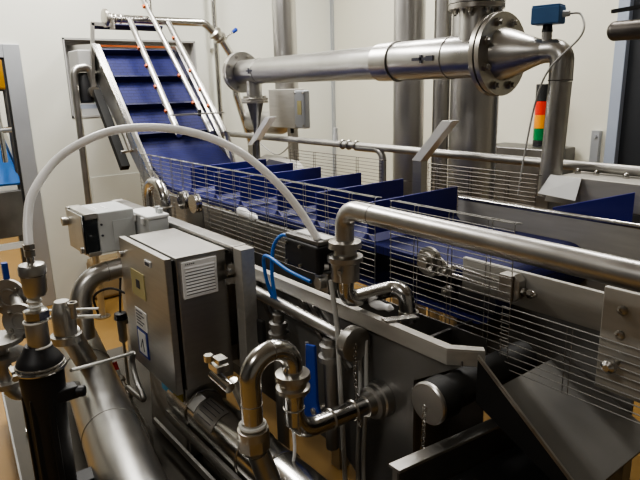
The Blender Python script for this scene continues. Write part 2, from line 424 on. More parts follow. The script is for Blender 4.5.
# return belt seen below, dark
# ------------------------------------------------------------------ far wash trough wall with second conveyor behind it
t = thing('wash_channel', (-.7, 2.1, 0), 'deep steel channel wall behind the near pipe, empty inside', 'trough')
part('channel_wall', MB().box((-1.70, 2.108, .62), (.5, 2.12, 1.25)), 'panel', t)
part('rolled_edge', MB().tube([(-1.70, 2.116, 1.248), (.5, 2.116, 1.248)], .011), 'steel', t)
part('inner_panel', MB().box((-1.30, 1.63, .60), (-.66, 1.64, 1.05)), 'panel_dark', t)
part('drain_stub', MB().lathe((-.84, 2.108, 1.16), (0, -1, 0), [(0, .03), (.02, .03), (.021, .022), (.035, .022), (.036, .012), (.02, .012)]), 'steel', t)
for x in (-1.4, -.2): part_each('leg', MB().box((x-.03, 2.125, 0), (x+.03, 2.16, .63)), 'dull', t)
t = thing('return_conveyor', (-.9, 2.15, 0), 'second conveyor behind the channel wall with one blue pointed flight showing', 'conveyor')
part('belt', MB().box((-1.35, 2.13, 1.08), (.4, 2.23, 1.10)), 'blue', t)
part('flight', MB().poly([(-1.25, 2.135, 1.1), (-.973, 2.21, 1.1), (-.973, 2.21, 1.349), (-1.25, 2.135, 1.263)], (-.005, .012, 0)), 'flight', t)
part('bed', MB().box((-1.35, 2.13, 1.0), (.4, 2.23, 1.08)), 'dull', t)
for x in (-1.2, .2): part_each('leg', MB().box((x-.03, 2.17, 0), (x+.03, 2.22, 1.0)), 'dull', t)
# grey hood box at the right rear
t = thing('hood_box', (-.6, 2.5, 0), 'grey steel hood with dome nuts and a white sloped corner under the rear rail', 'hood')
part('hood_shell', MB().poly([(-1.36, 2.25, 1.26), (-.2, 2.25, 1.26), (-.2, 2.25, 1.37), (-1.26, 2.25, 1.375), (-1.32, 2.25, 1.37)], (0, .36, 0)), 'panel', t, .004)
part('white_cover', MB().poly([(-1.36, 2.205, 1.300), (-1.195, 2.205, 1.290), (-1.20, 2.248, 1.374), (-1.335, 2.248, 1.376)], (0, -.004, 0)), 'white', t)
for x in (-1.28, -1.20, -1.08, -.95): part('dome_nut', MB().hexn((x, 2.36, 1.37), (0, 0, 1), .014, .012).dome((x, 2.36, 1.382), (0, 0, 1), .011, .014), 'steel', t)
for x in (-1.3, -.25): part_each('leg', MB().box((x-.03, 2.5, 0), (x+.03, 2.56, 1.26)), 'dull', t)

# ------------------------------------------------------------------ wire mesh guards
def guard(name, x0, x1, z0, z1, y, label, pitch=.0232, step=.145, pair=.016, wr=.0016, fold=True, group='front mesh guards', phase=.05, cat='mesh guard', wm='wire'):
    t = thing(name, ((x0+x1)/2, y, z0), label, cat, group)
    m = MB(); z = z1-pitch
    while z > z0-.001:
        m.tube([(x0-.002, y, z), (x1+.002, y, z)], wr, 6); z -= pitch
    x = x0+phase; xs = []
    while x < x1-.02: xs += [x, x+pair]; x += step
    xs += [x0, x1]
    for x in xs:
        if fold: m.tube(fil([(x, y+.003, z0), (x, y+.003, z1), (x, y+.035, z1-.006)], .008, 3), wr, 6)
        else: m.tube([(x, y+.003, z0), (x, y+.003, z1)], wr, 6)
    part('wire_grid', m, wm, t)
    part('top_rail', MB().tube([(x0, y, z1), (x1, y, z1)], wr*1.2, 6), wm, t)
    if fold: part('fold_rail', MB().tube([(x0, y+.036, z1-.006), (x1, y+.036, z1-.006)], wr*1.2, 6), wm, t)
    return t
guard('mesh_guard', -3.72, -1.50, 1.01, 1.37, 1.40, 'long wire mesh guard in front of the blue belt flights, ending at the pipe elbow')
guard('mesh_guard', -1.42, -.93, .93, 1.37, 1.40, 'wire mesh guard crossed by the near pipe, in front of the tail bearing', phase=.11)
guard('mesh_guard', -.945, -.42, .93, 1.125, 1.385, 'low wire mesh guard above the dark sloping chute', fold=False, phase=.2, step=.3, pitch=.021)
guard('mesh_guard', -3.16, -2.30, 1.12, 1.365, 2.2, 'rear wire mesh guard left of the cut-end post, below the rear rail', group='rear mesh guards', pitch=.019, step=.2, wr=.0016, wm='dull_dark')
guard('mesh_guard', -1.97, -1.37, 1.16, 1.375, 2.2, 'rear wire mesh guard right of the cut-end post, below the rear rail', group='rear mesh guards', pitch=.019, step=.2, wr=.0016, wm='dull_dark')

# ------------------------------------------------------------------ rear rail
t = thing('guard_rail', (-2.5, 2.4, 0), 'long grey steel rail pipe running behind the conveyor in front of the tall ducts', 'rail')
part('rail_pipe', MB().tube([(-5.0, 2.4, 1.40), (.2, 2.4, 1.40)], .021), 'dull', t)
part('drop_pipe', MB().tube(fil([(-2.72, 2.4, 1.39), (-2.5, 2.4, 1.39), (-2.5, 2.4, .2)], .06), .022), 'satin', t)
q = MB()
for x in (-2.86, -2.80, -2.73): q.torus((x, 2.4, 1.40), (1, 0, 0), .024, .008, 20, 6)
part_each('union', q, 'bolt', t)
part('vent_plug', MB().cyl((-2.93, 2.4, 1.41), (-2.93, 2.4, 1.455), .016).cyl((-2.93, 2.4, 1.455), (-2.93, 2.4, 1.50), .013), 'white', t)
for x in (-4.7, -1.0): part_each('post', MB().box((x-.02, 2.385, 0), (x+.02, 2.42, 1.39)), 'dull', t)

# ------------------------------------------------------------------ tall ducts
def duct(x, y, r, z0, z1, label, name='vertical_duct'):
    t = thing(name, (x, y, z0), label, 'duct', 'tall vertical ducts')
    part('duct_pipe', MB().lathe((x, y, z0), (0, 0, 1), [(0, r), (z1-z0, r)], 40), 'duct', t)
    part('base_flange', MB().lathe((x, y, z0), (0, 0, 1), [(0, r*1.25), (.02, r*1.25), (.021, r)], 40), 'bolt', t)
    q = MB()
    for z in (1.15, 2.3): q.torus((x, y, z), (0, 0, 1), r-.0005, .0022, 40, 6)
    part_each('weld_seam', q, 'weld', t)
duct(-2.70, 2.82, .098, 0, CH, 'wide vertical steel duct passing behind the middle of the overhead pipe')
duct(-2.50, 2.90, .052, 0, CH, 'slim vertical steel duct tucked against the wide middle duct')
duct(-2.17, 2.80, .135, 0, CH, 'widest vertical steel duct behind the bolted flange and cone')
duct(-2.42, 3.05, .055, 0, CH, 'slim pale vertical duct just left of the widest duct')
t = thing('hanging_duct', (-4.03, 2.8, 1.50), 'steel pipe dropping from the ceiling behind the junction box, elbowing below it', 'duct', 'tall vertical ducts')
part('duct_pipe', MB().tube(fil([(-4.03, 2.8, CH), (-4.03, 2.8, 1.47), (-4.6, 2.8, 1.47)], .14, 10), .094, 32), 'duct', t)
q = MB()
for z in (1.95, 2.05, 2.15, 2.25): q.cyl((-4.12, 2.76, z), (-4.12, 2.76, z+.012), .008)
part_each('rivet', q, 'bolt', t)
# thin wall pipe left
t = thing('wall_pipe', (-5.1, 2.765, 0), 'thin vertical steel pipe on the white wall behind the spray header valve', 'pipe')
part('riser', MB().tube([(-5.1, 2.765, CH), (-5.1, 2.765, 0)], .024), 'steel', t)
q = MB()
for z in (2.1, 1.2): q.box((WX, 2.75, z), (-5.08, 2.78, z+.03))
part_each('wall_clip', q, 'bolt', t)

# ------------------------------------------------------------------ overhead pipe assembly
OY, OZ = 2.3, 1.872
def flange(mb_, bolts, c, ax, R, t_, n=8, br=.014, rb=None):
    mb_.lathe(c, ax, [(0, R), (t_, R)], 44)
    a_, u_, w_ = frame(ax); rb = rb or R*.8
    for k in range(n):
        an = 2*PI*(k+.5)/n; p = V(c)+(u_*math.cos(an)+w_*math.sin(an))*rb
        bolts.hexn(p+a_*t_, a_, br, br*.8); bolts.cyl(p+a_*(t_+br*.7), p+a_*(t_+br*1.5), br*.6, seg=10)
t = thing('overhead_pipe', (-2.6, OY, OZ), 'large horizontal steel pipe overhead with bolted flanges, cone reducer and down elbow', 'pipe')
part('main_pipe', MB().lathe((-3.86, OY, OZ), (1, 0, 0), [(0, .084), (1.53, .088), (1.56, .096), (2.22, .097)], 48), 'pipe', t)
part('sleeve', MB().lathe((-2.41, OY, OZ), (1, 0, 0), [(0, .098), (.13, .1)], 48), 'satin', t)
q = MB()
for x, r_ in ((-3.62, .0845), (-2.28, .1), (-1.92, .097)): q.torus((x, OY, OZ), (1, 0, 0), r_, .003, 48, 6)
part_each('weld_seam', q, 'weld', t)
b = MB(); q = MB(); flange(q, b, (-3.89, OY, OZ), (-1, 0, 0), .145, .022, 8, .014)
o = part('blind_flange', q, 'bolt', t, .002)
b2 = MB(); q2 = MB(); flange(q2, b2, (-3.885, OY, OZ), (1, 0, 0), .145, .022, 8, .015)
part('flange_ring', q2, 'satin', t, .002); part_each('bolt', b2, 'bolt', t); part_each('bolt', b, 'bolt', o)
# right flange pair, cone, elbow
b = MB(); q = MB()
flange(q, b, (-1.665, OY, OZ), (-1, 0, 0), .178, .024, 8, .016)
o = part('flange_ring', q, 'bolt', t, .002); part_each('bolt', b, 'bolt', o)
b = MB(); q = MB(); flange(q, b, (-1.658, OY, OZ), (1, 0, 0), .178, .024, 8, .019)
o = part('flange_ring', q, 'bolt', t, .002); part_each('bolt', b, 'bolt', o)
prof = []
for k in range(13):
    s = k/12; e = s*s*(3-2*s); prof.append((s*.20, .112+(.047-.112)*(.55*s+.45*e)))
part('cone_reducer', MB().lathe((-1.634, OY, OZ), (1, 0, 0), prof, 44), 'satin', t)
part('elbow', MB().tube(fil([(-1.44, OY, OZ), (-1.355, OY, OZ), (-1.355, OY, 1.75)], .08, 12), .047, 32), 'satin', t)
part('down_pipe', MB().tube([(-1.355, OY, 1.75), (-1.37, OY, 1.275)], .0455, 32), 'satin', t)
q = MB(); q.torus((-1.355, OY, 1.755), (0, 0, 1), .0468, .002, 36, 6)
part('elbow_seam', q, 'gap', t)
# tees
q = MB().cyl((-1.79, OY, OZ+.03), (-1.79, OY, 2.09), .075, seg=36)
part('tee_neck', q, 'satin', t)
b = MB(); q = MB(); flange(q, b, (-1.79, OY, 2.095), (0, 0, -1), .125, .022, 8, .014)
part('tee_flange', q, 'bolt', t, .002); part_each('bolt', b, 'bolt', t)
part('tee_flange', MB().lathe((-1.79, OY, 2.098), (0, 0, 1), [(0, .125), (.022, .125), (.023, .075), (CH-2.098, .075)], 40), 'satin', t)
part('drain_neck', MB().cyl((-3.72, OY, OZ-.04), (-3.72, OY, OZ-.19), .055, seg=28), 'satin', t)
b = MB(); q = MB(); flange(q, b, (-3.72, OY, OZ-.2), (0, 0, 1), .095, .016, 8, .010); q.lathe((-3.72, OY, OZ-.203), (0, 0, -1), [(0, .095), (.016, .095)], 36)
part('drain_flange', q, 'bolt', t, .0015); part_each('bolt', b, 'bolt', t)
part('drain_cone', MB().lathe((-3.72, OY, OZ-.22), (0, 0, -1), [(0, .06), (.18, .02), (.45, .02)], 28), 'dark', t)
q = MB().box((-2.09, OY-.101, OZ-.008), (-2.0, OY-.085, OZ+.006)).box((-2.04, OY-.101, OZ-.02), (-2.025, OY-.085, OZ+.018)).box((-2.0, OY-.101, OZ-.012), (-1.955, OY-.085, OZ+.012))
part_each('stencil_mark', q, 'ink', t)
q = MB().box((-3.68, OY-.088, OZ-.004), (-3.60, OY-.085, OZ+.008)).box((-3.655, OY-.088, OZ-.018), (-3.64, OY-.085, OZ+.02))
part_each('stencil_mark', q, 'ink', t)
# blue transmitter on the elbow
t = thing('pressure_transmitter', (-1.42, OY, OZ+.03), 'blue box transmitter standing on the overhead pipe elbow with a thin cable', 'sensor')
TX = -1.43
part('socket', MB().cyl((TX, OY, OZ+.03), (TX, OY, OZ+.08), .020), 'satin', t)
part('neck', MB().cyl((TX, OY, OZ+.075), (TX, OY, OZ+.105), .022, .018), 'black', t)
R_ = Matrix.Rotation(.25, 3, 'Z')
o = part('housing', MB().cbox((TX, OY, OZ+.138), (.115, .085, .068), R_), 'sensor', t, .006)
part('housing_lid', MB().cbox((TX, OY, OZ+.174), (.110, .080, .008), R_), 'sensor', o, .003)
part('cable_gland', MB().cyl((TX+.05, OY+.015, OZ+.14), (TX+.08, OY+.022, OZ+.14), .014, .011), 'greyplastic', t)
part('cable', MB().tube(bez([(TX+.08, OY+.022, OZ+.14), (TX+.125, OY+.03, OZ+.13), (TX+.16, OY-.02, OZ+.05), (TX+.06, OY-.06, OZ-.07), (TX+.01, OY-.065, OZ-.20), (TX-.03, OY-.06, OZ-.42), (TX-.05, OY-.06, OZ-.60)], 48), .0042, 8), 'greytube', t)

# ------------------------------------------------------------------ junction box, posts, small things at the rear
t = thing('junction_box', (-3.74, 2.6, 1.45), 'grey steel junction box with a clear-lidded front under the overhead pipe', 'electrical box')
part('body', MB().box((-4.0, 2.6, 1.455), (-3.65, 2.70, 1.745)), 'panel', t, .006)
o = part('cover', MB().box((-3.645, 2.59, 1.46), (-3.515, 2.645, 1.735)), 'alu', t, .012)
part('sticker', MB().box((-3.60, 2.587, 1.56), (-3.55, 2.59, 1.66)), 'sticker', o)
q = MB()
for x, z in ((-3.63, 1.48), (-3.53, 1.48), (-3.63, 1.715), (-3.53, 1.715)): q.cyl((x, 2.59, z), (x, 2.583, z), .008)
part_each('screw', q, 'bolt', o)
part_each('gland', MB().cyl((-3.72, 2.62, 1.455), (-3.72, 2.62, 1.42), .014), 'black', t)
part('cable', MB().tube(bez([(-3.72, 2.62, 1.42), (-3.73, 2.60, 1.33), (-3.85, 2.56, 1.25), (-4.0, 2.52, 1.32), (-4.05, 2.5, 1.38)], 30), .005, 8), 'greytube', t)
part('stand', MB().box((-3.9, 2.70, 0), (-3.84, 2.76, 1.46)), 'dull', t)
def cut_post(x, y, z0, ztop, dx, dz, w_, label):
    t = thing('bracket_post', (x, y, z0), label, 'post', 'bracket posts')
    part('upright', MB().box((x-.03, y-.02, z0), (x+.03, y+.03, ztop)), 'brushed', t, .003)
    part('slanted_plate', MB().poly([(x-.035, y-.025, ztop-.01), (x+.03, y-.025, ztop-.01), (x+.03+dx, y-.025, ztop-.01+dz), (x-.035+dx, y-.025, ztop-.01+dz)], (0, .055, 0)), 'bright_alu', t, .002)
cut_post(-2.10, 2.28, 0, 1.38, .20, .21, .06, 'square steel post with a slanted top arm in front of the widest duct')
cut_post(-3.78, 2.30, 0, 1.36, .26, .21, .06, 'square steel post with a slanted top arm left of the grey junction box')
single('chamfered_box', MB().poly([(-3.40, 2.16, 1.18), (-3.08, 2.16, 1.18), (-3.08, 2.16, 1.235), (-3.13, 2.16, 1.285), (-3.35, 2.16, 1.295), (-3.40, 2.16, 1.265)], (0, .1, 0)).box((-3.3, 2.18, 0), (-3.25, 2.24, 1.19)), 'dull',
       'dull grey chamfered steel box just behind the row of flights', 'box', bev=.004)
single('drip_tray', MB().poly([(-3.70, 2.16, 1.19), (-3.42, 2.16, 1.19), (-3.42, 2.36, 1.27), (-3.70, 2.36, 1.27)], (0, 0, .012)).box((-3.6, 2.2, 0), (-3.55, 2.25, 1.22)), 'satin', 'sloped grey steel tray behind the flights under the junction box', 'tray')
# signal tower
t = thing('signal_tower', (-2.56, 4.12, 1.275), 'signal light tower of black, red, orange and green segments against the white wall', 'signal light')
zz = 1.275
for nm, mt, h in (('base', 'black', .045), ('green_lens', 'green', .09), ('orange_lens', 'amber', .10), ('red_lens', 'red', .10), ('cap', 'black', .125)):
    part(nm, MB().lathe((-2.56, 4.12, zz), (0, 0, 1), [(0, .052), (h-.004, .052), (h, .048)], 24), mt, t); zz += h
single('wall_cabinet', MB().box((-2.95, 3.9, 0), (-2.32, 4.22, 1.274)), 'dark', 'low grey cabinet against the back wall under the signal tower', 'cabinet', bev=.01)
single('wall_conduit', MB().box((-2.20, 4.20, 1.0), (-2.14, 4.238, 1.40)).cyl((-2.17, 4.20, 1.36), (-2.17, 4.19, 1.36), .012), 'alu', 'small grey upright bracket on the back wall beside the dark doorway', 'bracket')
# dark capped pipe, upper right
t = thing('capped_pipe', (-1.0, 2.6, 1.9), 'dark pipe with a rounded end, hanging in front of the dark doorway', 'pipe')
part('pipe_body', MB().dome((-1.30, 2.6, 1.95), (-1, 0, 0), .04, .03).cyl((-1.30, 2.6, 1.95), (.9, 2.6, 1.93), .04), 'dull_dark', t)
part('hanger', MB().bar((-1.32, 2.6, 2.03), (.3, 2.6, 2.12), .02, .015), 'gap', t)
part('hanger_rod', MB().cyl((.2, 2.6, 1.93), (.2, 2.6, CH), .012), 'dark', t)

# ------------------------------------------------------------------ spray header, bars, pipes by the incline
t = thing('spray_header', (-4.7, 2.2, 2.3), 'horizontal steel header pipe above the climbing belt, turning down through a valve', 'pipe')
HX = -4.6
part('header_pipe', MB().tube(fil([(HX, 1.60, 2.285), (HX, 2.40, 2.285), (HX, 2.56, 2.14), (HX, 2.64, 2.02), (HX, 2.66, 1.70), (HX, 2.78, 1.30), (HX, 2.78, 1.1)], [.1, .1, .1, .1, .05], 6), .031, 20), 'steel', t)
q = MB().lathe((HX, 1.60, 2.285), (0, -1, 0), [(-.02, .036), (0, .036), (.001, .066), (.02, .066), (.026, .05)])
for y in (1.63, 1.66, 1.70): q.torus((HX, y, 2.285), (0, 1, 0), .033, .006, 24, 6)
part('end_cap', q, 'bolt', t)
vd = V((0, .16, -.15)).normalized()
q = MB().lathe(V((HX, 2.51, 2.19))-vd*.05, vd, [(0, .04), (.015, .058), (.03, .058), (.035, .045), (.065, .045), (.07, .058), (.085, .058), (.1, .04)])
q.cyl((HX, 2.53, 2.17), (HX+.07, 2.55, 2.17), .02)
part('valve_body', q, 'bolt', t)
o = part('valve_lever', MB().cyl((HX+.07, 2.55, 2.17), (HX+.06, 2.64, 2.225), .007), 'steel', t)
part('lever_grip', MB().lathe((HX+.06, 2.62, 2.213), (-.01, .09, .055), [(0, .008), (.01, .015), (.05, .017), (.06, .008)]), 'handle', o)
part('hanger_rod', MB().cyl((HX, 1.95, 2.30), (HX, 1.95, CH), .008), 'steel', t)
# long bars
t = thing('slide_bar_rack', (-4.0, 1.85, 1.5), 'rack of three slanted steel bars with orange clips over the climbing belt', 'rack')
bars = [((HX+.02, 1.765, 2.28), (-3.66, 1.67, 1.47), .022), ((-4.74, 1.92, 2.52), (-3.66, 1.905, 1.47), .02), ((HX+.02, 2.075, 2.27), (-3.68, 2.02, 1.46), .024)]
for i, (p0, p1, rr) in enumerate(bars):
    o = part('slide_bar', MB().tube([p0, p1], rr, 16), 'satin', t)
    dv = (V(p1)-V(p0)); ks = (.26, .42, .60, .80) if i == 0 else ((.05, .12, .62, .8) if i == 1 else (.14, .45, .62, .76))
    for k in ks:
        c = V(p0)+dv*k; ax = dv.normalized()
        part_each('clip', MB().cyl(c-ax*.006+V((.012, -.022, -.01)), c+ax*.012+V((.012, -.022, -.01)), .014, seg=10), 'orange', o, label='small orange clip')
part('cross_strip', MB().bar((-3.70, 1.64, 1.598), (-3.70, 2.03, 1.598), .03, .010), 'satin', t)
part('knob', MB().cyl((-3.71, 1.85, 1.585), (-3.70, 1.85, 1.625), .012), 'black', t)
part('support_foot', MB().bar((-3.66, 2.02, 1.47), (-3.66, 2.08, 1.15), .03, .02), 'satin', t)
# inverted U pipe stand left of incline
t = thing('pipe_stand', (-4.6, 1.32, 0), 'tall steel pipe hooking over at the top, left of the climbing conveyor', 'pipe')
part('pipe', MB().tube(fil([(-4.6, 1.305, 0), (-4.6, 1.315, 1.925), (-4.6, 1.43, 1.945), (-4.6, 1.45, 1.80)], [.06, .04], 8), .026), 'satin', t)
part('foot', MB().lathe((-4.6, 1.305, 0), (0, 0, 1), [(0, .06), (.012, .06), (.013, .03)]), 'bolt', t)
t = thing('crank_arm', (-4.6, 1.5, 1.75), 'bent square steel arm hanging beside the top of the climbing belt', 'arm')
part('arm', MB().bar((-4.58, 1.43, 1.74), (-4.58, 1.485, 2.245), .024, .024, (1, 0, 0)).bar((-4.58, 1.475, 2.24), (-4.58, 1.635, 2.235), .024, .024), 'dull', t)
part_each('pivot', MB().cyl((-4.58, 1.63, 2.21), (-4.58, 1.63, 2.27), .02).cyl((-4.56, 1.44, 1.76), (-4.63, 1.44, 1.76), .04), 'bolt', t)
t = thing('latch_handle', (-4.05, 1.44, 1.38), 'small steel latch handle on the near side of the climbing conveyor', 'latch')
part('lever', MB().tube([(-4.0, 1.455, 1.36), (-4.06, 1.445, 1.48)], .016, 10), 'bolt', t)
part('pin', MB().cyl((-4.03, 1.49, 1.36), (-4.03, 1.40, 1.355), .010), 'bolt', t)
# small U pipe by the mesh
t = thing('bypass_pipe', (-3.2, 1.3, .95), 'small polished U-bend pipe at the left end of the long mesh guard', 'pipe')
part('bend', MB().tube(fil([(-3.36, 1.3, .92), (-3.36, 1.3, 1.245), (-3.11, 1.3, 1.245), (-3.11, 1.3, .92)], .11, 10), .030, 20), 'steel', t)
q = MB(); q.torus((-3.11, 1.3, 1.12), (0, 0, 1), .032, .008, 24, 6); q.torus((-3.36, 1.3, 1.08), (0, 0, 1), .032, .008, 24, 6)
part_each('clamp', q, 'bolt', t)
t = thing('pulley', (-3.0, 1.34, .95), 'pair of small round steel pulleys behind the start of the long mesh guard', 'pulley')
for x in (-3.0, -2.86): part('wheel', MB().lathe((x, 1.345, 1.165), (0, 1, 0), [(0, .05), (.012, .05), (.014, .042), (.02, .042), (.022, .05), (.034, .05)]), 'steel', t)
part('bracket', MB().box((-3.03, 1.385, .95), (-2.83, 1.393, 1.14)), 'dull', t)
single('white_wrap', MB().lathe((-2.55, 1.44, 1.165), (1, 0, -.1), [(0, .004), (.02, .02), (.06, .026), (.11, .018), (.16, .022), (.19, .004)], 12), 'plastic_wrap', 'crumpled white film stuck on the belt edge behind the long mesh guard', 'plastic film')

# ------------------------------------------------------------------ front trough beam
FY = 1.22
t = thing('wash_trough', (-2.2, 1.3, 0), 'long steel trough front with a folded lip under the mesh guards', 'trough')
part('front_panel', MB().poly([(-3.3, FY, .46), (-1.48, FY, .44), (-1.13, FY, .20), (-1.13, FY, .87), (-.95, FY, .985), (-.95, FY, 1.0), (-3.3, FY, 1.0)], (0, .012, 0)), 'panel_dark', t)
part('end_panel', MB().box((-1.145, FY+.012, .2), (-1.133, 1.50, .99)), 'dark', t)
lip = MB().poly([(-3.4, 1.195, 1.03), (-.985, 1.195, 1.03), (-.905, 1.262, 1.03), (-.925, 1.28, 1.03), (-.995, 1.225, 1.03), (-3.4, 1.225, 1.03)], (0, 0, .006))
lip.poly([(-3.4, 1.195, .985), (-.985, 1.195, .985), (-.905, 1.262, .985), (-.91, 1.268, .985), (-.988, 1.203, .985), (-3.4, 1.203, .985)], (0, 0, .046))
part('lip', lip, 'panel', t, .002)
part('back_panel', MB().box((-3.3, 1.395, .5), (-1.0, 1.40, 1.0)), 'dark', t)
for x in (-2.9, -1.2): part_each('leg', MB().box((x-.03, 1.26, 0), (x+.03, 1.32, .5)), 'dull', t)
q = MB()
for x0, x1 in ((-2.05, -1.86), (-1.72, -1.50), (-1.66, -1.42)):
    q.bar((x0, FY-.012, 1.0), (x1, FY-.012, .80), .012, .02)
part_each('brace', q, 'satin', t)

# tall plate frame carrying the cabinets
t = thing('mounting_plate', (-2.5, 1.1, 0), 'upright steel mounting plate behind the electrical cabinet', 'panel')
part('plate', MB().box((-3.25, 1.10, .62), (-1.93, 1.115, 1.16)), 'brushed', t)
part('end_upright', MB().box((-1.93, 1.06, .1), (-1.87, 1.12, 1.165)), 'panel', t, .003)
part('end_upright', MB().box((-3.3, 1.06, .1), (-3.24, 1.12, 1.165)), 'panel', t, .003)
part('top_channel', MB().box((-3.24, 1.06, 1.145), (-1.93, 1.12, 1.168)), 'satin', t, .003)
part('latch', MB().box((-1.95, 1.03, 1.06), (-1.925, 1.06, 1.10)).box((-1.945, 1.02, 1.02), (-1.93, 1.06, 1.045)).cyl((-1.935, 1.035, 1.08), (-1.905, 1.035, 1.08), .008), 'steel', t)

# ------------------------------------------------------------------ electrical cabinet
CX0, CX1, CZ0, CZ1 = -2.45, -1.97, .605, 1.155
t = thing('electrical_cabinet', (-2.21, .93, CZ0), 'steel electrical cabinet with a grey louvred vent on its side and stickers on its door', 'electrical cabinet')
part('body', MB().box((CX0+.01, .842, CZ0+.01), (CX1, 1.05, CZ1)), 'brushed', t, .004)
dr = part('door', MB().box((CX0, .80, CZ0), (CX1-.004, .828, CZ1+.002)), 'brushed', t, .004)
part('door_seal', MB().box((CX0+.014, .828, CZ0+.014), (CX1-.016, .842, CZ1-.012)), 'gap', t)
part('door_lock', MB().cyl((-2.425, .80, 1.085), (-2.425, .788, 1.085), .014), 'steel', dr)
part('hinge_tab', MB().box((-2.165, .795, 1.095), (-2.105, .80, 1.118)), 'white', dr); part('hinge_tab', MB().box((-2.155, .793, 1.099), (-2.115, .796, 1.113)), 'ink', dr)
part('yellow_sticker', MB().box((-2.335, .797, .935), (-2.195, .80, 1.045)), 'sticker', dr)
part('sticker_symbol', MB().box((-2.28, .795, .975), (-2.245, .797, 1.01)), 'ink', dr)
part('paper_label', MB().box((-2.335, .797, .79), (-2.21, .80, .875)), 'label', dr)
q = MB()
for k, wd in enumerate((.07, .085, .05, .08, .06)): q.box((-2.32, .7955, .862-.014*k), (-2.32+wd, .797, .866-.014*k))
part('label_print', q, 'ink', dr)
part('framed_label', MB().box((-2.335, .797, .665), (-2.225, .80, .785)), 'inkblue', dr)
part('label_face', MB().box((-2.322, .7955, .675), (-2.24, .797, .775)), 'label', dr)
q = MB().bar((-2.30, .795, .70), (-2.275, .795, .745), .005, .002, (0, 1, 0)).bar((-2.275, .795, .745), (-2.265, .795, .69), .005, .002, (0, 1, 0))
part('label_symbol', q, 'ink', dr)
vy0, vy1, vz0, vz1 = .86, 1.005, .99, 1.135
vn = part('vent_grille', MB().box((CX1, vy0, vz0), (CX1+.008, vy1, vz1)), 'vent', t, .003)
q = MB()
for k in range(9):
    z = vz0+.018+.0125*k
    q.poly([(CX1+.0075, vy0+.012, z), (CX1+.0105, vy0+.012, z+.001), (CX1+.0075, vy0+.012, z+.009)], (0, vy1-vy0-.024, 0))
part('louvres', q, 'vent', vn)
q = MB()
for k in range(8): q.box((CX1+.008, vy0+.012, vz0+.0145+.0125*k), (CX1+.0085, vy1-.012, vz0+.0168+.0125*k))
part('louvre_gaps', q, 'ink', vn)
q = MB()
for k in range(5): q.box((CX1+.008, vy0+.014+.008*k, vz1-.012), (CX1+.0086, vy0+.019+.008*k, vz1-.008))
part('grille_print', q, 'ink', vn)
part_each('mount_bracket', MB().box((-2.4, 1.05, .65), (-2.02, 1.10, .72)).box((-2.4, 1.05, 1.05), (-2.02, 1.10, 1.12)), 'dull', t)
part('pedestal', MB().poly([(-2.40, .86, .605), (-2.03, .86, .605), (-2.08, .86, .24), (-2.45, .86, .24)], (0, .02, 0)), 'panel', t)
part('side_leg', MB().box((-2.05, .86, .30), (-2.03, 1.04, .605)), 'dull', t)
part('cyan_sticker', MB().box((-2.27, .856, .50), (-2.15, .86, .58)), 'cyan', t); part('yellow_sticker', MB().box((-2.15, .856, .50), (-2.06, .86, .56)), 'yellow', t)

# grey plastic meter enclosure
t = thing('meter_enclosure', (-2.75, .83, 1.05), 'light grey plastic meter box with a dark clear front beside the terminal box', 'electrical box')
part('body', MB().box((-2.88, .775, 1.045), (-2.63, .945, 1.235)), 'greyplastic', t, .008)
o = part('front_cover', MB().box((-2.885, .715, 1.05), (-2.628, .775, 1.232)), 'screen', t, .01)
part('cover_frame', MB().box((-2.89, .72, 1.21), (-2.622, .775, 1.238)).box((-2.89, .72, 1.042), (-2.622, .775, 1.062)).box((-2.892, .712, 1.045), (-2.86, .775, 1.236)).box((-2.86, .708, 1.05), (-2.64, .716, 1.23)), 'satin', o, .005)
part_each('cover_latch', MB().cyl((-2.66, .71, 1.07), (-2.66, .695, 1.07), .014).cyl((-2.875, .71, 1.17), (-2.875, .685, 1.17), .02), 'bolt', o)
q = MB()
for y in (.80, .81): pass
q.box((-2.80, .80, 1.2345), (-2.70, .805, 1.237)).box((-2.80, .84, 1.2345), (-2.70, .845, 1.237))
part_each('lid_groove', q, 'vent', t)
q = MB()
for z in (1.18, 1.13): q.cyl((-2.63, .79, z), (-2.626, .79, z), .005)
part_each('screw', q, 'ink', t)
part('side_panel', MB().box((-2.63, .84, 1.085), (-2.627, .93, 1.19)), 'greyplastic', t)
part('bracket', MB().box((-2.80, .945, 1.08), (-2.72, 1.10, 1.13)), 'dull', t)
# small terminal box
t = thing('terminal_box', (-2.55, 1.0, 1.12), 'small light grey terminal box between the meter box and the steel cabinet', 'electrical box')
part('body', MB().box((-2.72, .955, 1.10), (-2.50, 1.055, 1.195)), 'greyplastic', t, .006)
part('lid', MB().box((-2.725, .95, 1.195), (-2.495, 1.058, 1.212)), 'white', t, .006)
o = part_each('clip', MB().box((-2.66, .942, 1.17), (-2.63, .952, 1.20)).box((-2.56, .942, 1.17), (-2.53, .952, 1.20)), 'white', t, .002)
part('clip_mark', MB().box((-2.715, .946, 1.165), (-2.685, .951, 1.195)), 'ink', t)
part_each('gland', MB().cyl((-2.56, 1.03, 1.21), (-2.56, 1.03, 1.24), .012).cyl((-2.53, 1.03, 1.21), (-2.53, 1.03, 1.235), .012), 'greyplastic', t)

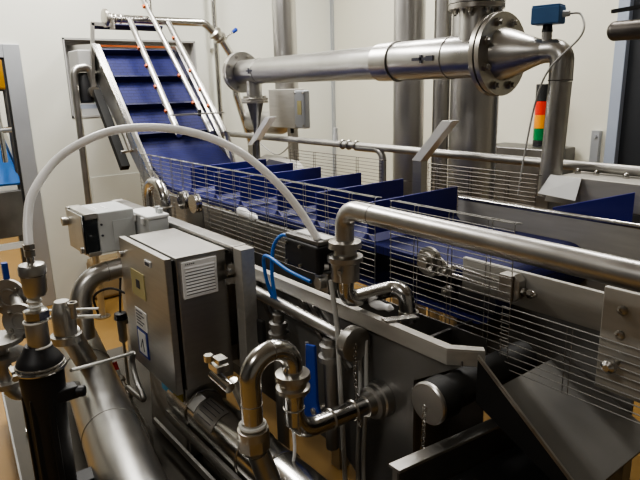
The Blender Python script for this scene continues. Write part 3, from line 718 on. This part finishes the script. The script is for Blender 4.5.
# elbow pipe beside the cabinet and tank pipe
t = thing('drain_elbow', (-2.62, .66, .7), 'grey elbow pipe rising from the long tank pipe and going in behind the cabinet', 'pipe')
part('elbow', MB().tube(fil([(-2.62, .655, .68), (-2.62, .66, .955), (-2.62, 1.08, .985)], .12, 12), .045, 28), 'satin', t)
q = MB(); q.torus((-2.62, .658, .835), (0, 0, 1), .0455, .002, 32, 6); q.torus((-2.62, .657, .81), (0, 0, 1), .0455, .002, 32, 6); q.torus((-2.62, .785, .964), (0, 1, 0), .0455, .002, 32, 6)
part_each('weld_seam', q, 'weld', t)
t = thing('tank_pipe', (-2.0, .58, .55), 'very wide steel pipe lying low between the black filter and the cabinet', 'pipe')
p0 = V((-3.0, .70, .55)); p1 = V((-1.07, .40, .55)); ax = (p1-p0).normalized()
part('pipe_shell', MB().lathe(p0, ax, [(0, .104), ((p1-p0).length, .104)], 48), 'pipe', t)
q = MB().lathe(p0+ax*.44, ax, [(0, .107), (.03, .107)], 48)
part_each('band', q, 'dull', t)
q = MB(); q.torus(p0+ax*1.05, ax, .1043, .0016, 48, 6)
part_each('weld_seam', q, 'weld', t)
for s in (.9, 1.6):
    c = p0+ax*s
    part('saddle', MB().box((c.x-.03, c.y-.07, .25), (c.x+.03, c.y+.07, .50)), 'dull', t)
# second tank pipe, polished, with data plate
t = thing('heater_vessel', (-1.8, .92, .47), 'polished round vessel lying under the cabinet with an engraved data plate', 'vessel')
part('shell', MB().lathe((-2.25, .93, .48), (1, 0, 0), [(0, .05), (.02, .075), (.05, .085), (1.5, .085), (1.53, .075), (1.55, .05)], 48), 'steel', t)
q = MB()
for x in (-2.02, -1.62, -1.46): q.torus((x, .93, .48), (1, 0, 0), .086, .004, 48, 8)
part_each('band', q, 'steel', t)
pv = []
for k in range(7):
    an = math.radians(100+12*k-10); pv.append((math.cos(an)*.0868, math.sin(an)*.0868))
vs = []
for x in (-1.95, -1.80):
    for yy, zz in pv: vs.append((x, .93+yy, .48+zz))
part('data_plate', MB().add(vs, [(i, i+1, i+8, i+7) for i in range(6)]), 'dull', t)
q = MB()
for k in range(5):
    an = math.radians(98+12*k); r2 = .0874
    q.cbox((-1.875, .93+math.cos(an)*r2, .48+math.sin(an)*r2), (.11, .003, .0008), Matrix.Rotation(an-PI/2, 3, 'X'))
part('plate_print', q, 'ink', t)
vs2 = [(x-.10 if x < -1.9 else x-.155, y, z) for x, y, z in vs]
part('white_tag', MB().add(vs2, [(i, i+1, i+8, i+7) for i in range(1, 5)]), 'label', t)
part_each('support_rail', MB().bar((-2.2, .84, .415), (-.9, .84, .415), .015, .04).bar((-2.25, .80, .37), (-.9, .80, .37), .012, .03), 'satin', t)
for x in (-2.1, -1.0): part('foot', MB().box((x-.03, .87, .25), (x+.03, .99, .41)), 'dull', t)

# skid base
t = thing('skid_base', (-2.2, .7, 0), 'low grey steel base tray on the floor under the black filter and wide pipe', 'base')
part('deck', MB().poly([(-3.4, .385, .22), (-1.05, .15, .22), (-1.05, 1.06, .22), (-3.4, 1.06, .22)], (0, 0, .02)), 'deck', t)
part('edge', MB().poly([(-3.4, .377, .14), (-1.05, .142, .14), (-1.05, .15, .14), (-3.4, .385, .14)], (0, 0, .10)), 'dark', t)
for x, y in ((-3.3, .45), (-3.3, 1.0), (-1.15, .25), (-1.15, 1.0)): part('foot', MB().cyl((x, y, 0), (x, y, .22), .03), 'bolt', t)
t = thing('angle_bracket', (-3.0, .52, .24), 'small steel angle bracket lying on the base tray behind the black filter', 'bracket')
part('frame', MB().bar((-2.95, .46, .24), (-2.95, .46, .37), .02, .02).bar((-2.96, .45, .37), (-2.82, .52, .37), .02, .02).bar((-2.82, .52, .24), (-2.82, .52, .37), .02, .02), 'white', t)
part_each('clamp', MB().lathe((-2.72, .42, .24), (0, 0, 1), [(0, .05), (.03, .05), (.032, .03), (.07, .03)]), 'steel', t)

# ------------------------------------------------------------------ black filter housing
FX, FYY = -1.755, .305
t = thing('filter_housing', (FX, FYY, .24), 'tall black plastic filter housing with a steel clamp ring around its domed top', 'filter')
part('body', MB().lathe((FX, FYY, .24), (0, 0, 1), [(0, .046), (.02, .050), (.60, .054), (.66, .060), (.735, .063)], 40), 'black', t)
part('dome', MB().lathe((FX, FYY, .99), (0, 0, 1), [(0, .066), (.010, .064), (.025, .056), (.04, .044), (.06, .034)], 40), 'black', t)
q = MB(); q.torus((FX, FYY, .98), (0, 0, 1), .066, .007, 44, 8); q.torus((FX, FYY, .991), (0, 0, 1), .065, .004, 44, 8)
cl = part('clamp_ring', q, 'steel', t)
q = MB().cbox((FX-.015, FYY-.071, .979), (.04, .014, .018)).cyl((FX-.055, FYY-.069, .979), (FX+.033, FYY-.074, .979), .005).hexn((FX+.028, FYY-.074, .979), (1, 0, 0), .010, .010)
part('clamp_latch', q, 'steel', cl)
part_each('rib', MB().box((FX+.04, FYY-.01, .26), (FX+.06, FYY+.01, .9)).box((FX-.016, FYY-.062, .26), (FX+.0, FYY-.045, .9)).box((FX+.028, FYY-.05, .26), (FX+.04, FYY-.03, .9)), 'black', t, .004)
part('side_port', MB().box((FX+.01, FYY+.02, .87), (FX+.055, FYY+.085, .91)).cyl((FX+.045, FYY+.075, .89), (FX+.06, FYY+.10, .89), .017), 'black', t, .006)
part('foot_bracket', MB().box((FX-.03, FYY+.03, .56), (FX+.04, FYY+.12, .58)).box((FX-.03, FYY+.10, .24), (FX+.04, FYY+.12, .58)), 'black', t, .004)
LX, LY = FX+.004, FYY+.005
part('steel_collar', MB().lathe((LX, LY, 1.04), (0, 0, 1), [(0, .029), (.008, .031), (.08, .031), (.088, .029)], 36), 'satin', t)
q = MB(); q.torus((LX, LY, 1.046), (0, 0, 1), .031, .0035, 36, 8); q.torus((LX, LY, 1.122), (0, 0, 1), .031, .0035, 36, 8)
part_each('white_seal', q, 'ptfe', t)
# fitting stack on top
LX, LY = FX+.007, FYY+.009
t = thing('air_fitting', (LX, LY, 1.128), 'stack of steel fittings and hex nut on the black filter, holding the white hose', 'fitting')
part('hex_nut', MB().lathe((LX, LY, 1.128), (0, 0, 1), [(0, .028), (.004, .036), (.026, .036), (.030, .030)], 6), 'steel', t)
q = MB().cyl((LX, LY, 1.15), (LX, LY, 1.205), .016)
for z in (1.168, 1.184): q.torus((LX, LY, z), (0, 0, 1), .017, .0035, 28, 6)
part('nipple', q, 'ptfe', t)
LX, LY = FX+.012, FYY+.015
part('cap_body', MB().lathe((LX, LY, 1.20), (0, 0, 1), [(0, .026), (.010, .031), (.062, .034), (.064, .037), (.084, .037), (.092, .033), (.096, .016)], 36), 'satin', t)
q = MB(); q.torus((LX, LY, 1.262), (0, 0, 1), .0345, .0015, 36, 6)
part('groove', q, 'dark', t)
part('stem', MB().cyl((LX, LY, 1.29), (LX, LY, 1.345), .010), 'steel', t)
part('tube_nut', MB().hexn((LX, LY, 1.315), (0, 0, 1), .015, .018).hexn((LX, LY, 1.336), (0, 0, 1), .016, .014), 'bolt', t)

# white hose arching to the actuator
q = bez([(LX, LY, 1.34), (-1.78, .335, 1.41), (-1.81, .365, 1.48), (-1.86, .45, 1.56), (-1.85, .54, 1.612), (-1.83, .64, 1.64), (-1.76, .755, 1.64), (-1.69, .86, 1.61), (-1.61, .94, 1.555), (-1.54, 1.01, 1.47), (-1.50, 1.075, 1.37), (-1.475, 1.125, 1.27)], 132)
single('white_hose', MB().tube(q, .0125, 16), 'hose', 'milky white hose arching from the black filter top across to the black actuator', 'hose')

# ------------------------------------------------------------------ flanged pipework left edge
t = thing('flanged_valve', (-2.2, .34, .9), 'pair of upright round steel flanges on a pipe just behind the black filter', 'valve')
for i, (c, R) in enumerate((((-2.13, .335, 1.0), .062), ((-2.36, .345, 1.02), .07))):
    b = MB(); q = MB(); flange(q, b, c, (.75, -.65, .05), R, .014, 4, .009, R*.72)
    q.torus(V(c)+V((.75, -.65, .05)).normalized()*.014, (.75, -.65, .05), R*.45, .005, 28, 6)
    o = part('flange', q, 'dull', t); part_each('bolt', b, 'bolt', o)
part('body', MB().cyl((-2.14, .34, 1.0), (-2.36, .36, 1.02), .02), 'dull', t)
part('handle', MB().box((-2.385, .335, 1.08), (-2.36, .355, 1.15)), 'handle', t, label='small blue lever tip')
t = thing('flange_stack', (-2.13, .26, .66), 'stack of flat round steel flanges on a short pipe beside the black filter', 'flange')
b = MB(); q = MB(); flange(q, b, (-2.13, .26, .94), (0, 0, 1), .072, .016, 4, .010, .052)
o = part('flange', q, 'dull', t); part_each('bolt', b, 'bolt', o)
part('flange', MB().lathe((-2.13, .26, .885), (0, 0, 1), [(0, .07), (.016, .07)], 40), 'dull', t)
part('flange', MB().lathe((-2.13, .26, .78), (0, 0, 1), [(0, .05), (.02, .05)], 40), 'dull', t)
part('pipe', MB().tube(fil([(-2.13, .26, .94), (-2.13, .26, .74), (-2.2, .50, .66)], .06), .022), 'dull', t)
t = thing('pipe_coupling', (-2.3, .55, .8), 'clamped steel pipe coupling with a bolt between the black filter and the elbow pipe', 'coupling')
part('body', MB().lathe((-2.36, .52, .79), (0, 0, 1), [(0, .06), (.03, .06), (.032, .045), (.12, .045), (.14, .04), (.17, .028)], 32), 'satin', t)
part('bolt', MB().cyl((-2.30, .545, .90), (-2.30, .545, .965), .012).hexn((-2.30, .545, .95), (0, 0, 1), .02, .015), 'bolt', t)
part('clamp_strap', MB().bar((-2.42, .47, .915), (-2.30, .64, .915), .012, .006).bar((-2.42, .465, .885), (-2.29, .64, .885), .016, .01), 'ptfe', t)
part('neck', MB().cyl((-2.36, .53, .82), (-2.46, .62, .60), .045), 'satin', t)

# small sampling valve with red tag and tubing
t = thing('sampling_valve', (-2.3, .72, .6), 'small steel sampling valve with a red and white tag below the cabinet door', 'valve')
part('tube', MB().tube(fil([(-1.84, .405, .90), (-2.05, .56, .80), (-2.31, .76, .68)], .03), .006, 10), 'ptfe', t)
part('tube_loop', MB().tube(bez([(-2.31, .76, .68), (-2.33, .76, .63), (-2.29, .755, .565), (-2.23, .75, .535), (-2.21, .75, .51), (-2.25, .75, .50), (-2.40, .75, .485)], 36), .012, 10), 'dull', t)
P0 = V((-2.49, .75, .505)); P1 = V((-2.38, .75, .43))
q = MB().cyl(P0, P1, .010)
for k in (.15, .5, .85): q.lathe(P0.lerp(P1, k), P1-P0, [(-.008, .017), (.008, .017)], 8)
part('body', q, 'bolt', t)
part('red_tag', MB().bar((-2.53, .745, .56), (-2.505, .745, .53), .018, .006), 'redtape', t); part('white_tag', MB().bar((-2.505, .745, .53), (-2.485, .745, .495), .022, .008), 'label', t)
part('drain_tube', MB().tube(bez([(-2.38, .75, .43), (-2.30, .76, .38), (-2.24, .77, .33), (-2.22, .77, .24)], 20), .007, 10), 'greytube', t)
t = thing('regulator', (-2.86, .90, .24), 'small cylindrical air regulator with a black top ring beyond the elbow pipe', 'regulator')
part('cap', MB().lathe((-2.86, .90, .63), (0, 0, 1), [(0, .034), (.03, .03), (.035, .02)]), 'black', t)
part('bowl', MB().lathe((-2.86, .90, .50), (0, 0, 1), [(0, .012), (.01, .022), (.12, .024)]), 'satin', t)
part('stem', MB().cyl((-2.86, .90, .24), (-2.86, .90, .51), .008), 'bolt', t)
part('line', MB().tube(bez([(-2.86, .90, .66), (-2.88, .92, .78), (-2.92, .96, .95)], 14), .006, 8), 'rubber', t)
part('bracket', MB().box((-2.88, .91, .60), (-2.84, 1.10, .625)), 'dull', t)
single('black_cable', MB().tube(bez([(-2.44, .83, .88), (-2.50, .76, .92), (-2.56, .70, .88), (-2.60, .72, .78)], 24), .005, 8), 'rubber', 'thin black cable looping beside the elbow pipe left of the cabinet', 'cable')

# ------------------------------------------------------------------ near process pipe with clamps
PX, PY, PZ = -1.38, 1.16, 1.382
t = thing('process_pipe', (PX, PY, 1.05), 'long near steel pipe with an elbow and clamped unions crossing in front of the mesh', 'pipe')
part('pipe', MB().tube(fil([(PX, PY, 1.27), (PX, PY, PZ), (.6, PY, PZ-.012)], .075, 12), .0305, 32), 'satin', t)
q = MB(); q.torus((PX+.13, PY, PZ-.001), (1, 0, 0), .0307, .0012, 32, 6)
part_each('weld_seam', q, 'weld', t)
q = MB().lathe((PX, PY, 1.285), (0, 0, -1), [(0, .03), (.004, .030), (.008, .052), (.028, .054), (.032, .038), (.05, .038), (.054, .040)], 36)
part_each('union', q, 'bolt', t)
q = MB().lathe((PX, PY, 1.235), (0, 0, -1), [(0, .040), (.006, .058), (.022, .058), (.028, .046), (.085, .046), (.09, .03)], 36)
q.hexn((PX+.03, PY-.045, 1.19), (.5, -.8, 0), .01, .014); q.hexn((PX-.04, PY-.035, 1.19), (-.6, -.7, 0), .01, .014)
part('valve_body', q, 'satin', t)
part('lower_bend', MB().tube(fil([(PX, PY, 1.16), (PX, PY, 1.075), (PX+.03, PY+.175, 1.085), (PX+.085, PY+.19, 1.085), (PX+.10, PY+.19, .98)], [.06, .035, .035], 10), .028, 28), 'steel', t)
part('support_stub', MB().cyl((PX+.10, PY+.19, 1.0), (PX+.10, PY+.19, 1.02), .034), 'bolt', t)
# pneumatic actuator
t = thing('pneumatic_actuator', (-1.56, 1.16, 1.17), 'black pneumatic valve actuator with a grey lid beside the near pipe elbow', 'actuator')
part('body', MB().box((-1.64, 1.10, 1.155), (-1.445, 1.20, 1.255)), 'black', t, .012)
part('lid', MB().box((-1.635, 1.105, 1.255), (-1.445, 1.197, 1.270)), 'dark', t, .004)
part('lid_strip', MB().box((-1.60, 1.13, 1.270), (-1.445, 1.17, 1.275)), 'white', t)
q = MB()
for x, z in ((-1.62, 1.238), (-1.62, 1.172), (-1.54, 1.238), (-1.54, 1.172)): q.cyl((x, 1.10, z), (x, 1.093, z), .006)
part_each('screw', q, 'bolt', t)
part('bracket', MB().box((-1.49, 1.12, 1.10), (-1.42, 1.20, 1.165)).cyl((-1.45, 1.10, 1.13), (-1.45, 1.2, 1.13), .02), 'dull', t)
t = thing('pneumatic_tube', (-1.7, 1.15, 1.0), 'bright blue pneumatic tubes looping out of the black actuator', 'tubing')
part('tube', MB().tube(bez([(-1.48, 1.095, 1.13), (-1.60, 1.085, 1.145), (-1.72, 1.09, 1.165), (-1.79, 1.11, 1.14), (-1.795, 1.12, 1.06), (-1.79, 1.14, .98)], 40), .0068, 10), 'tubeblue', t)
part('tube', MB().tube(bez([(-1.665, 1.16, 1.235), (-1.72, 1.15, 1.235), (-1.78, 1.15, 1.18), (-1.785, 1.14, 1.08), (-1.77, 1.14, .98)], 32), .0068, 10), 'tubeblue', t)
single('grey_tube', MB().tube([(-1.405, 1.12, 1.15), (-1.375, 1.12, .99), (-1.34, 1.13, 0.0)], .0085, 12), 'greytube', 'straight pale grey tube dropping from the near pipe valve past the capped rail', 'tube')
single('film_wrap', MB().lathe((-1.36, 1.245, 1.052), (1, .25, 0), [(0, .004), (.012, .012), (.04, .017), (.065, .011), (.08, .014), (.095, .003)], 11), 'plastic_wrap', 'crumpled clear plastic film lying on the trough lip beside the pipe bend', 'plastic film')
single('lip_clip', MB().poly([(-1.255, 1.20, 1.037), (-1.21, 1.30, 1.037), (-1.18, 1.295, 1.037), (-1.225, 1.195, 1.037)], (0, 0, .006)), 'steel', 'small bright steel clip lying on the trough lip at the mesh corner', 'clip')

# ------------------------------------------------------------------ low pipe with end cap and chain
def chain(path, n, r=.006):
    m = MB(); path = [V(p) for p in path]
    L = sum((path[i+1]-path[i]).length for i in range(len(path)-1))
    out = []; 
    for k in range(n):
        s = L*(k+.5)/n; acc = 0
        for i in range(len(path)-1):
            l = (path[i+1]-path[i]).length
            if acc+l >= s:
                dv = (path[i+1]-path[i]).normalized(); p = path[i]+dv*(s-acc); break
            acc += l
        ax_ = V((1, 0, 0)) if k % 2 else V((0, 1, 0))
        m.torus(p, ax_, r, r*.3, 8, 5)
    return m
t = thing('capped_rail', (-2.0, 1.15, .9), 'horizontal pipe below the trough lip, its round end cap trailing a thin chain', 'pipe')
part('pipe', MB().cyl((-2.6, 1.15, .985), (-1.34, 1.15, .948), .0235), 'pipe', t)
part('end_cap', MB().lathe((-1.355, 1.15, .945), (1, 0, -.02), [(0, .028), (.004, .056), (.022, .058), (.04, .058), (.044, .052)], 40), 'dull', t)
part('chain', chain([(-1.312, 1.14, .955), (-1.31, 1.135, .85), (-1.29, 1.14, .66)], 24), 'steel', t)

# outlet stub on trough + siphon
SX = -1.27
t = thing('siphon_pipe', (SX, .72, .57), 'polished siphon pipe bending over and back between the vessel and the trough', 'pipe')
part('bend', MB().tube(fil([(SX, .725, .80), (SX, .725, 1.05), (SX, .865, 1.05), (SX, .865, .80)], .068, 12), .0300, 28), 'steel', t)
q = MB()
q.torus((SX, .725, .915), (0, 0, 1), .0302, .0012, 28, 6); q.torus((SX, .795, 1.05), (0, 1, 0), .0302, .0012, 28, 6)
part_each('weld_seam', q, 'weld', t)
q = MB().lathe((SX, .725, .845), (0, 0, -1), [(0, .03), (.006, .044), (.03, .046)], 32).lathe((SX, .725, .815), (0, 0, -1), [(0, .046), (.035, .046), (.04, .036), (.055, .03)], 8)
part('union_nut', q, 'bolt', t)
q = MB(); q.torus((SX, .725, .85), (0, 0, 1), .034, .006, 30, 8)
part_each('seal_ring', q, 'ptfe', t)
part('lower_neck', MB().cyl((SX, .735, .76), (SX, .80, .54), .03, .038), 'satin', t)
q = MB().lathe((SX, .865, .965), (0, 0, -1), [(0, .03), (.004, .050), (.02, .052), (.026, .04), (.04, .04), (.046, .05), (.058, .05), (.062, .03)], 36)
part('union_nut', q, 'bolt', t)
part('lower_bend', MB().tube(fil([(SX, .865, .91), (SX, .865, .765), (SX, 1.17, .75)], .075, 12), .030, 28), 'steel', t)
q = MB(); q.torus((SX, 1.0, .758), (0, 1, 0), .031, .004, 28, 6); q.torus((SX, 1.09, .754), (0, 1, 0), .031, .004, 28, 6); q.torus((SX, .865, .85), (0, 0, 1), .031, .002, 28, 6)
part_each('clamp_ring', q, 'bolt', t)
q = MB().lathe((SX, 1.219, .75), (0, -1, 0), [(0, .062), (.03, .062), (.034, .055), (.05, .055), (.054, .04), (.08, .036)], 40)
part('wall_collar', q, 'satin', t)
# clamp latch left of siphon
t = thing('toggle_clamp', (-1.5, .72, .6), 'small bright steel toggle clamp fitting behind the siphon bend on the left', 'clamp')
q = MB().cbox((-1.40, .70, .985), (.05, .04, .018)).cbox((-1.39, .70, 1.01), (.04, .03, .014)).cyl((-1.42, .69, .96), (-1.34, .70, .94), .016).hexn((-1.42, .68, 1.0), (0, 0, 1), .014, .02)
part('latch', q, 'steel', t)
part('stem', MB().cyl((-1.36, .72, .95), (-1.38, .86, .56), .014), 'bolt', t)

# valves under the capped rail
t = thing('hose_valve', (-1.74, 1.13, 0), 'dark steel valve with a black lever under the left part of the capped rail', 'valve')
q = MB().lathe((-1.74, 1.13, .93), (0, 0, -1), [(0, .022), (.03, .022), (.032, .036), (.05, .036), (.052, .028), (.07, .028), (.072, .04), (.09, .04), (.092, .025), (.928, .022)], 28)
part('body', q, 'dull', t)
part('lever', MB().box((-1.82, 1.08, .80), (-1.78, 1.10, .90)), 'rubber', t, .006)
t = thing('lever_valve', (-1.5, 1.12, .5), 'ball valve with a long flat blue lever hanging in front of the trough panel', 'valve')
q = MB().lathe((-1.44, 1.14, .93), (0, 0, -1), [(0, .024), (.02, .024), (.022, .038), (.04, .038), (.042, .03), (.06, .03), (.062, .042), (.08, .042), (.082, .026), (.42, .022)], 28)
part('body', q, 'dull', t)
part('lever', MB().poly([(-1.51, 1.085, .90), (-1.46, 1.085, .91), (-1.455, 1.085, .70), (-1.44, 1.085, .66), (-1.46, 1.085, .62), (-1.53, 1.085, .62), (-1.54, 1.085, .67), (-1.515, 1.085, .70)], (0, .012, 0)), 'handle', t, .003, label='flat blue lever')
part('pivot', MB().cyl((-1.47, 1.08, .66), (-1.47, 1.13, .66), .014), 'bolt', t)
single('steel_rod', MB().cyl((-1.53, 1.10, .60), (-1.52, 1.10, .90), .007), 'satin', 'thin upright steel rod just left of the blue lever', 'rod')
for i, (x, l) in enumerate(((-1.345, 'inner pale cable falling in front of the trough panel, left of the chain'), (-1.315, 'outer pale cable falling in front of the trough panel, nearest the chain'))):
    single('hanging_cable', MB().tube(bez([(x, 1.19, .95), (x+.01, 1.18, .75), (x+.005, 1.17, .5), (x+.02, 1.17, .22)], 24), .007, 8), 'greytube', l, 'cable', 'pale cables by the chain')
single('white_cable', MB().tube(bez([(-1.42, .95, .78), (-1.40, .95, .60), (-1.43, .93, .46), (-1.52, .98, .30)], 24), .0055, 8), 'hose', 'thin white cable hanging below the siphon bend', 'cable')
single('blue_cable', MB().tube(bez([(-1.33, 1.19, .40), (-1.25, 1.17, .25), (-1.15, 1.17, .12), (-1.1, 1.16, .02)], 20), .010, 8), 'handle', 'dark blue hose at the foot of the trough panel', 'hose')

# ------------------------------------------------------------------ right foreground: capped tube, chute, beam
t = thing('drain_pipe', (-.85, 1.2, .9), 'wide dark tube beside the chute, its bright round end cap trailing a chain', 'pipe')
cc = V((-.955, 1.075, .918)); 
part('tube', MB().cyl(cc+V((0, .03, 0)), cc+V((0, .45, .0)), .050, seg=36), 'rubber', t)
part('gasket_band', MB().lathe(cc+V((0, .02, 0)), (0, 1, 0), [(0, .057), (.03, .060), (.06, .060), (.065, .05)], 36), 'rubber', t)
part('end_cap', MB().lathe(cc+V((0, .02, 0)), (0, -1, 0), [(0, .060), (.008, .060), (.012, .056), (.013, .0)], 40), 'satin', t)
part('chain', chain([cc+V((0, .0, 0)), cc+V((0, -.004, -.12)), cc+V((-.02, .0, -.3))], 24), 'steel', t)
t = thing('discharge_chute', (-.7, 1.5, .6), 'dark sloping steel chute plate with a bright edge, under the low mesh guard', 'chute')
A = V((-.885, 1.2, 1.05)); B = V((-.58, 1.2, .815))
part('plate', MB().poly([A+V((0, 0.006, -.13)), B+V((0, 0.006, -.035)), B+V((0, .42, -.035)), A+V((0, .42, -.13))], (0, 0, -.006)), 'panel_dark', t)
part('near_edge', MB().poly([A, B, B+V((0, 0, -.012)), A+V((0, 0, -.012))], (0, .007, 0)), 'satin', t)
part('side_flange', MB().poly([A+V((0, .001, -.012)), B+V((0, .001, -.012)), B+V((0, .001, -.05)), A+V((0, .001, -.14))], (0, .005, 0)), 'gap', t)
part_each('leg', MB().box((-.66, 1.5, 0), (-.61, 1.55, .76)), 'dull', t)
t = thing('knob_bolt', (-.615, 1.385, 1.05), 'shiny domed knob bolt below the two bolts of the upright end plate', 'knob')
part('knob', MB().lathe((-.615, 1.385, 1.068), (0, -1, 0), [(0, .008), (.01, .008), (.011, .014), (.02, .019), (.034, .017), (.042, .008)], 24), 'steel', t)
part('shank', MB().cyl((-.615, 1.40, 1.068), (-.615, 1.385, 1.068), .008), 'bolt', t)
t = thing('frame_beam', (-.85, 1.1, 0), 'square steel frame beam with a bright front edge at the bottom right', 'beam')
part('top_face', MB().poly([(-.945, .93, .80), (-.905, .93, .80), (-.855, 1.42, .80), (-.895, 1.42, .80)], (0, 0, .01)), 'dull', t, .002)
part('side_face', MB().poly([(-.905, .93, .70), (-.855, 1.42, .70), (-.855, 1.42, .80), (-.905, .93, .80)], (-.008, 0, 0)), 'dark', t)
part_each('leg', MB().box((-.92, 1.35, 0), (-.87, 1.40, .8)).box((-.94, .94, 0), (-.91, .97, .8)), 'dull', t)
part('tray_panel', MB().poly([(-.90, .93, .72), (-.3, .93, .60), (-.3, 1.42, .60), (-.85, 1.42, .72)], (0, 0, -.01)), 'gap', t)

# ------------------------------------------------------------------ light
def area(name, loc, sx, sy, power, col=(1, .97, .92), rot=(0, 0, 0)):
    l = bpy.data.lights.new(name, 'AREA'); l.shape = 'RECTANGLE'; l.size = sx; l.size_y = sy; l.energy = power; l.color = col
    o = bpy.data.objects.new(name, l); COL.objects.link(o); o.location = loc; o.rotation_euler = rot
    return o
area('fill_light', (-3.6, 3.1, CH-.03), 1.3, .35, 50)
area('fill_light', (-1.8, 2.9, CH-.03), 1.3, .35, 42)
area('fill_light', (-4.2, 1.3, CH-.03), .5, 1.3, 60)
area('fill_light', (-3.4, .6, CH-.03), 1.0, .4, 38)
area('fill_light', (-.7, -1.4, CH-.03), .5, .25, 28)  # added fill lamp on the camera side, brightens the hose and vent
area('fill_light', (-7.0, .6, CH-.03), 1.0, 1.0, 110)
w = bpy.data.worlds.new('world'); SC.world = w; w.use_nodes = True
w.node_tree.nodes['Background'].inputs['Color'].default_value = (.8, .85, .9, 1)
w.node_tree.nodes['Background'].inputs['Strength'].default_value = .2
SC.view_settings.view_transform = 'AgX'
SC.view_settings.look = 'AgX - Medium High Contrast'
SC.view_settings.exposure = .42
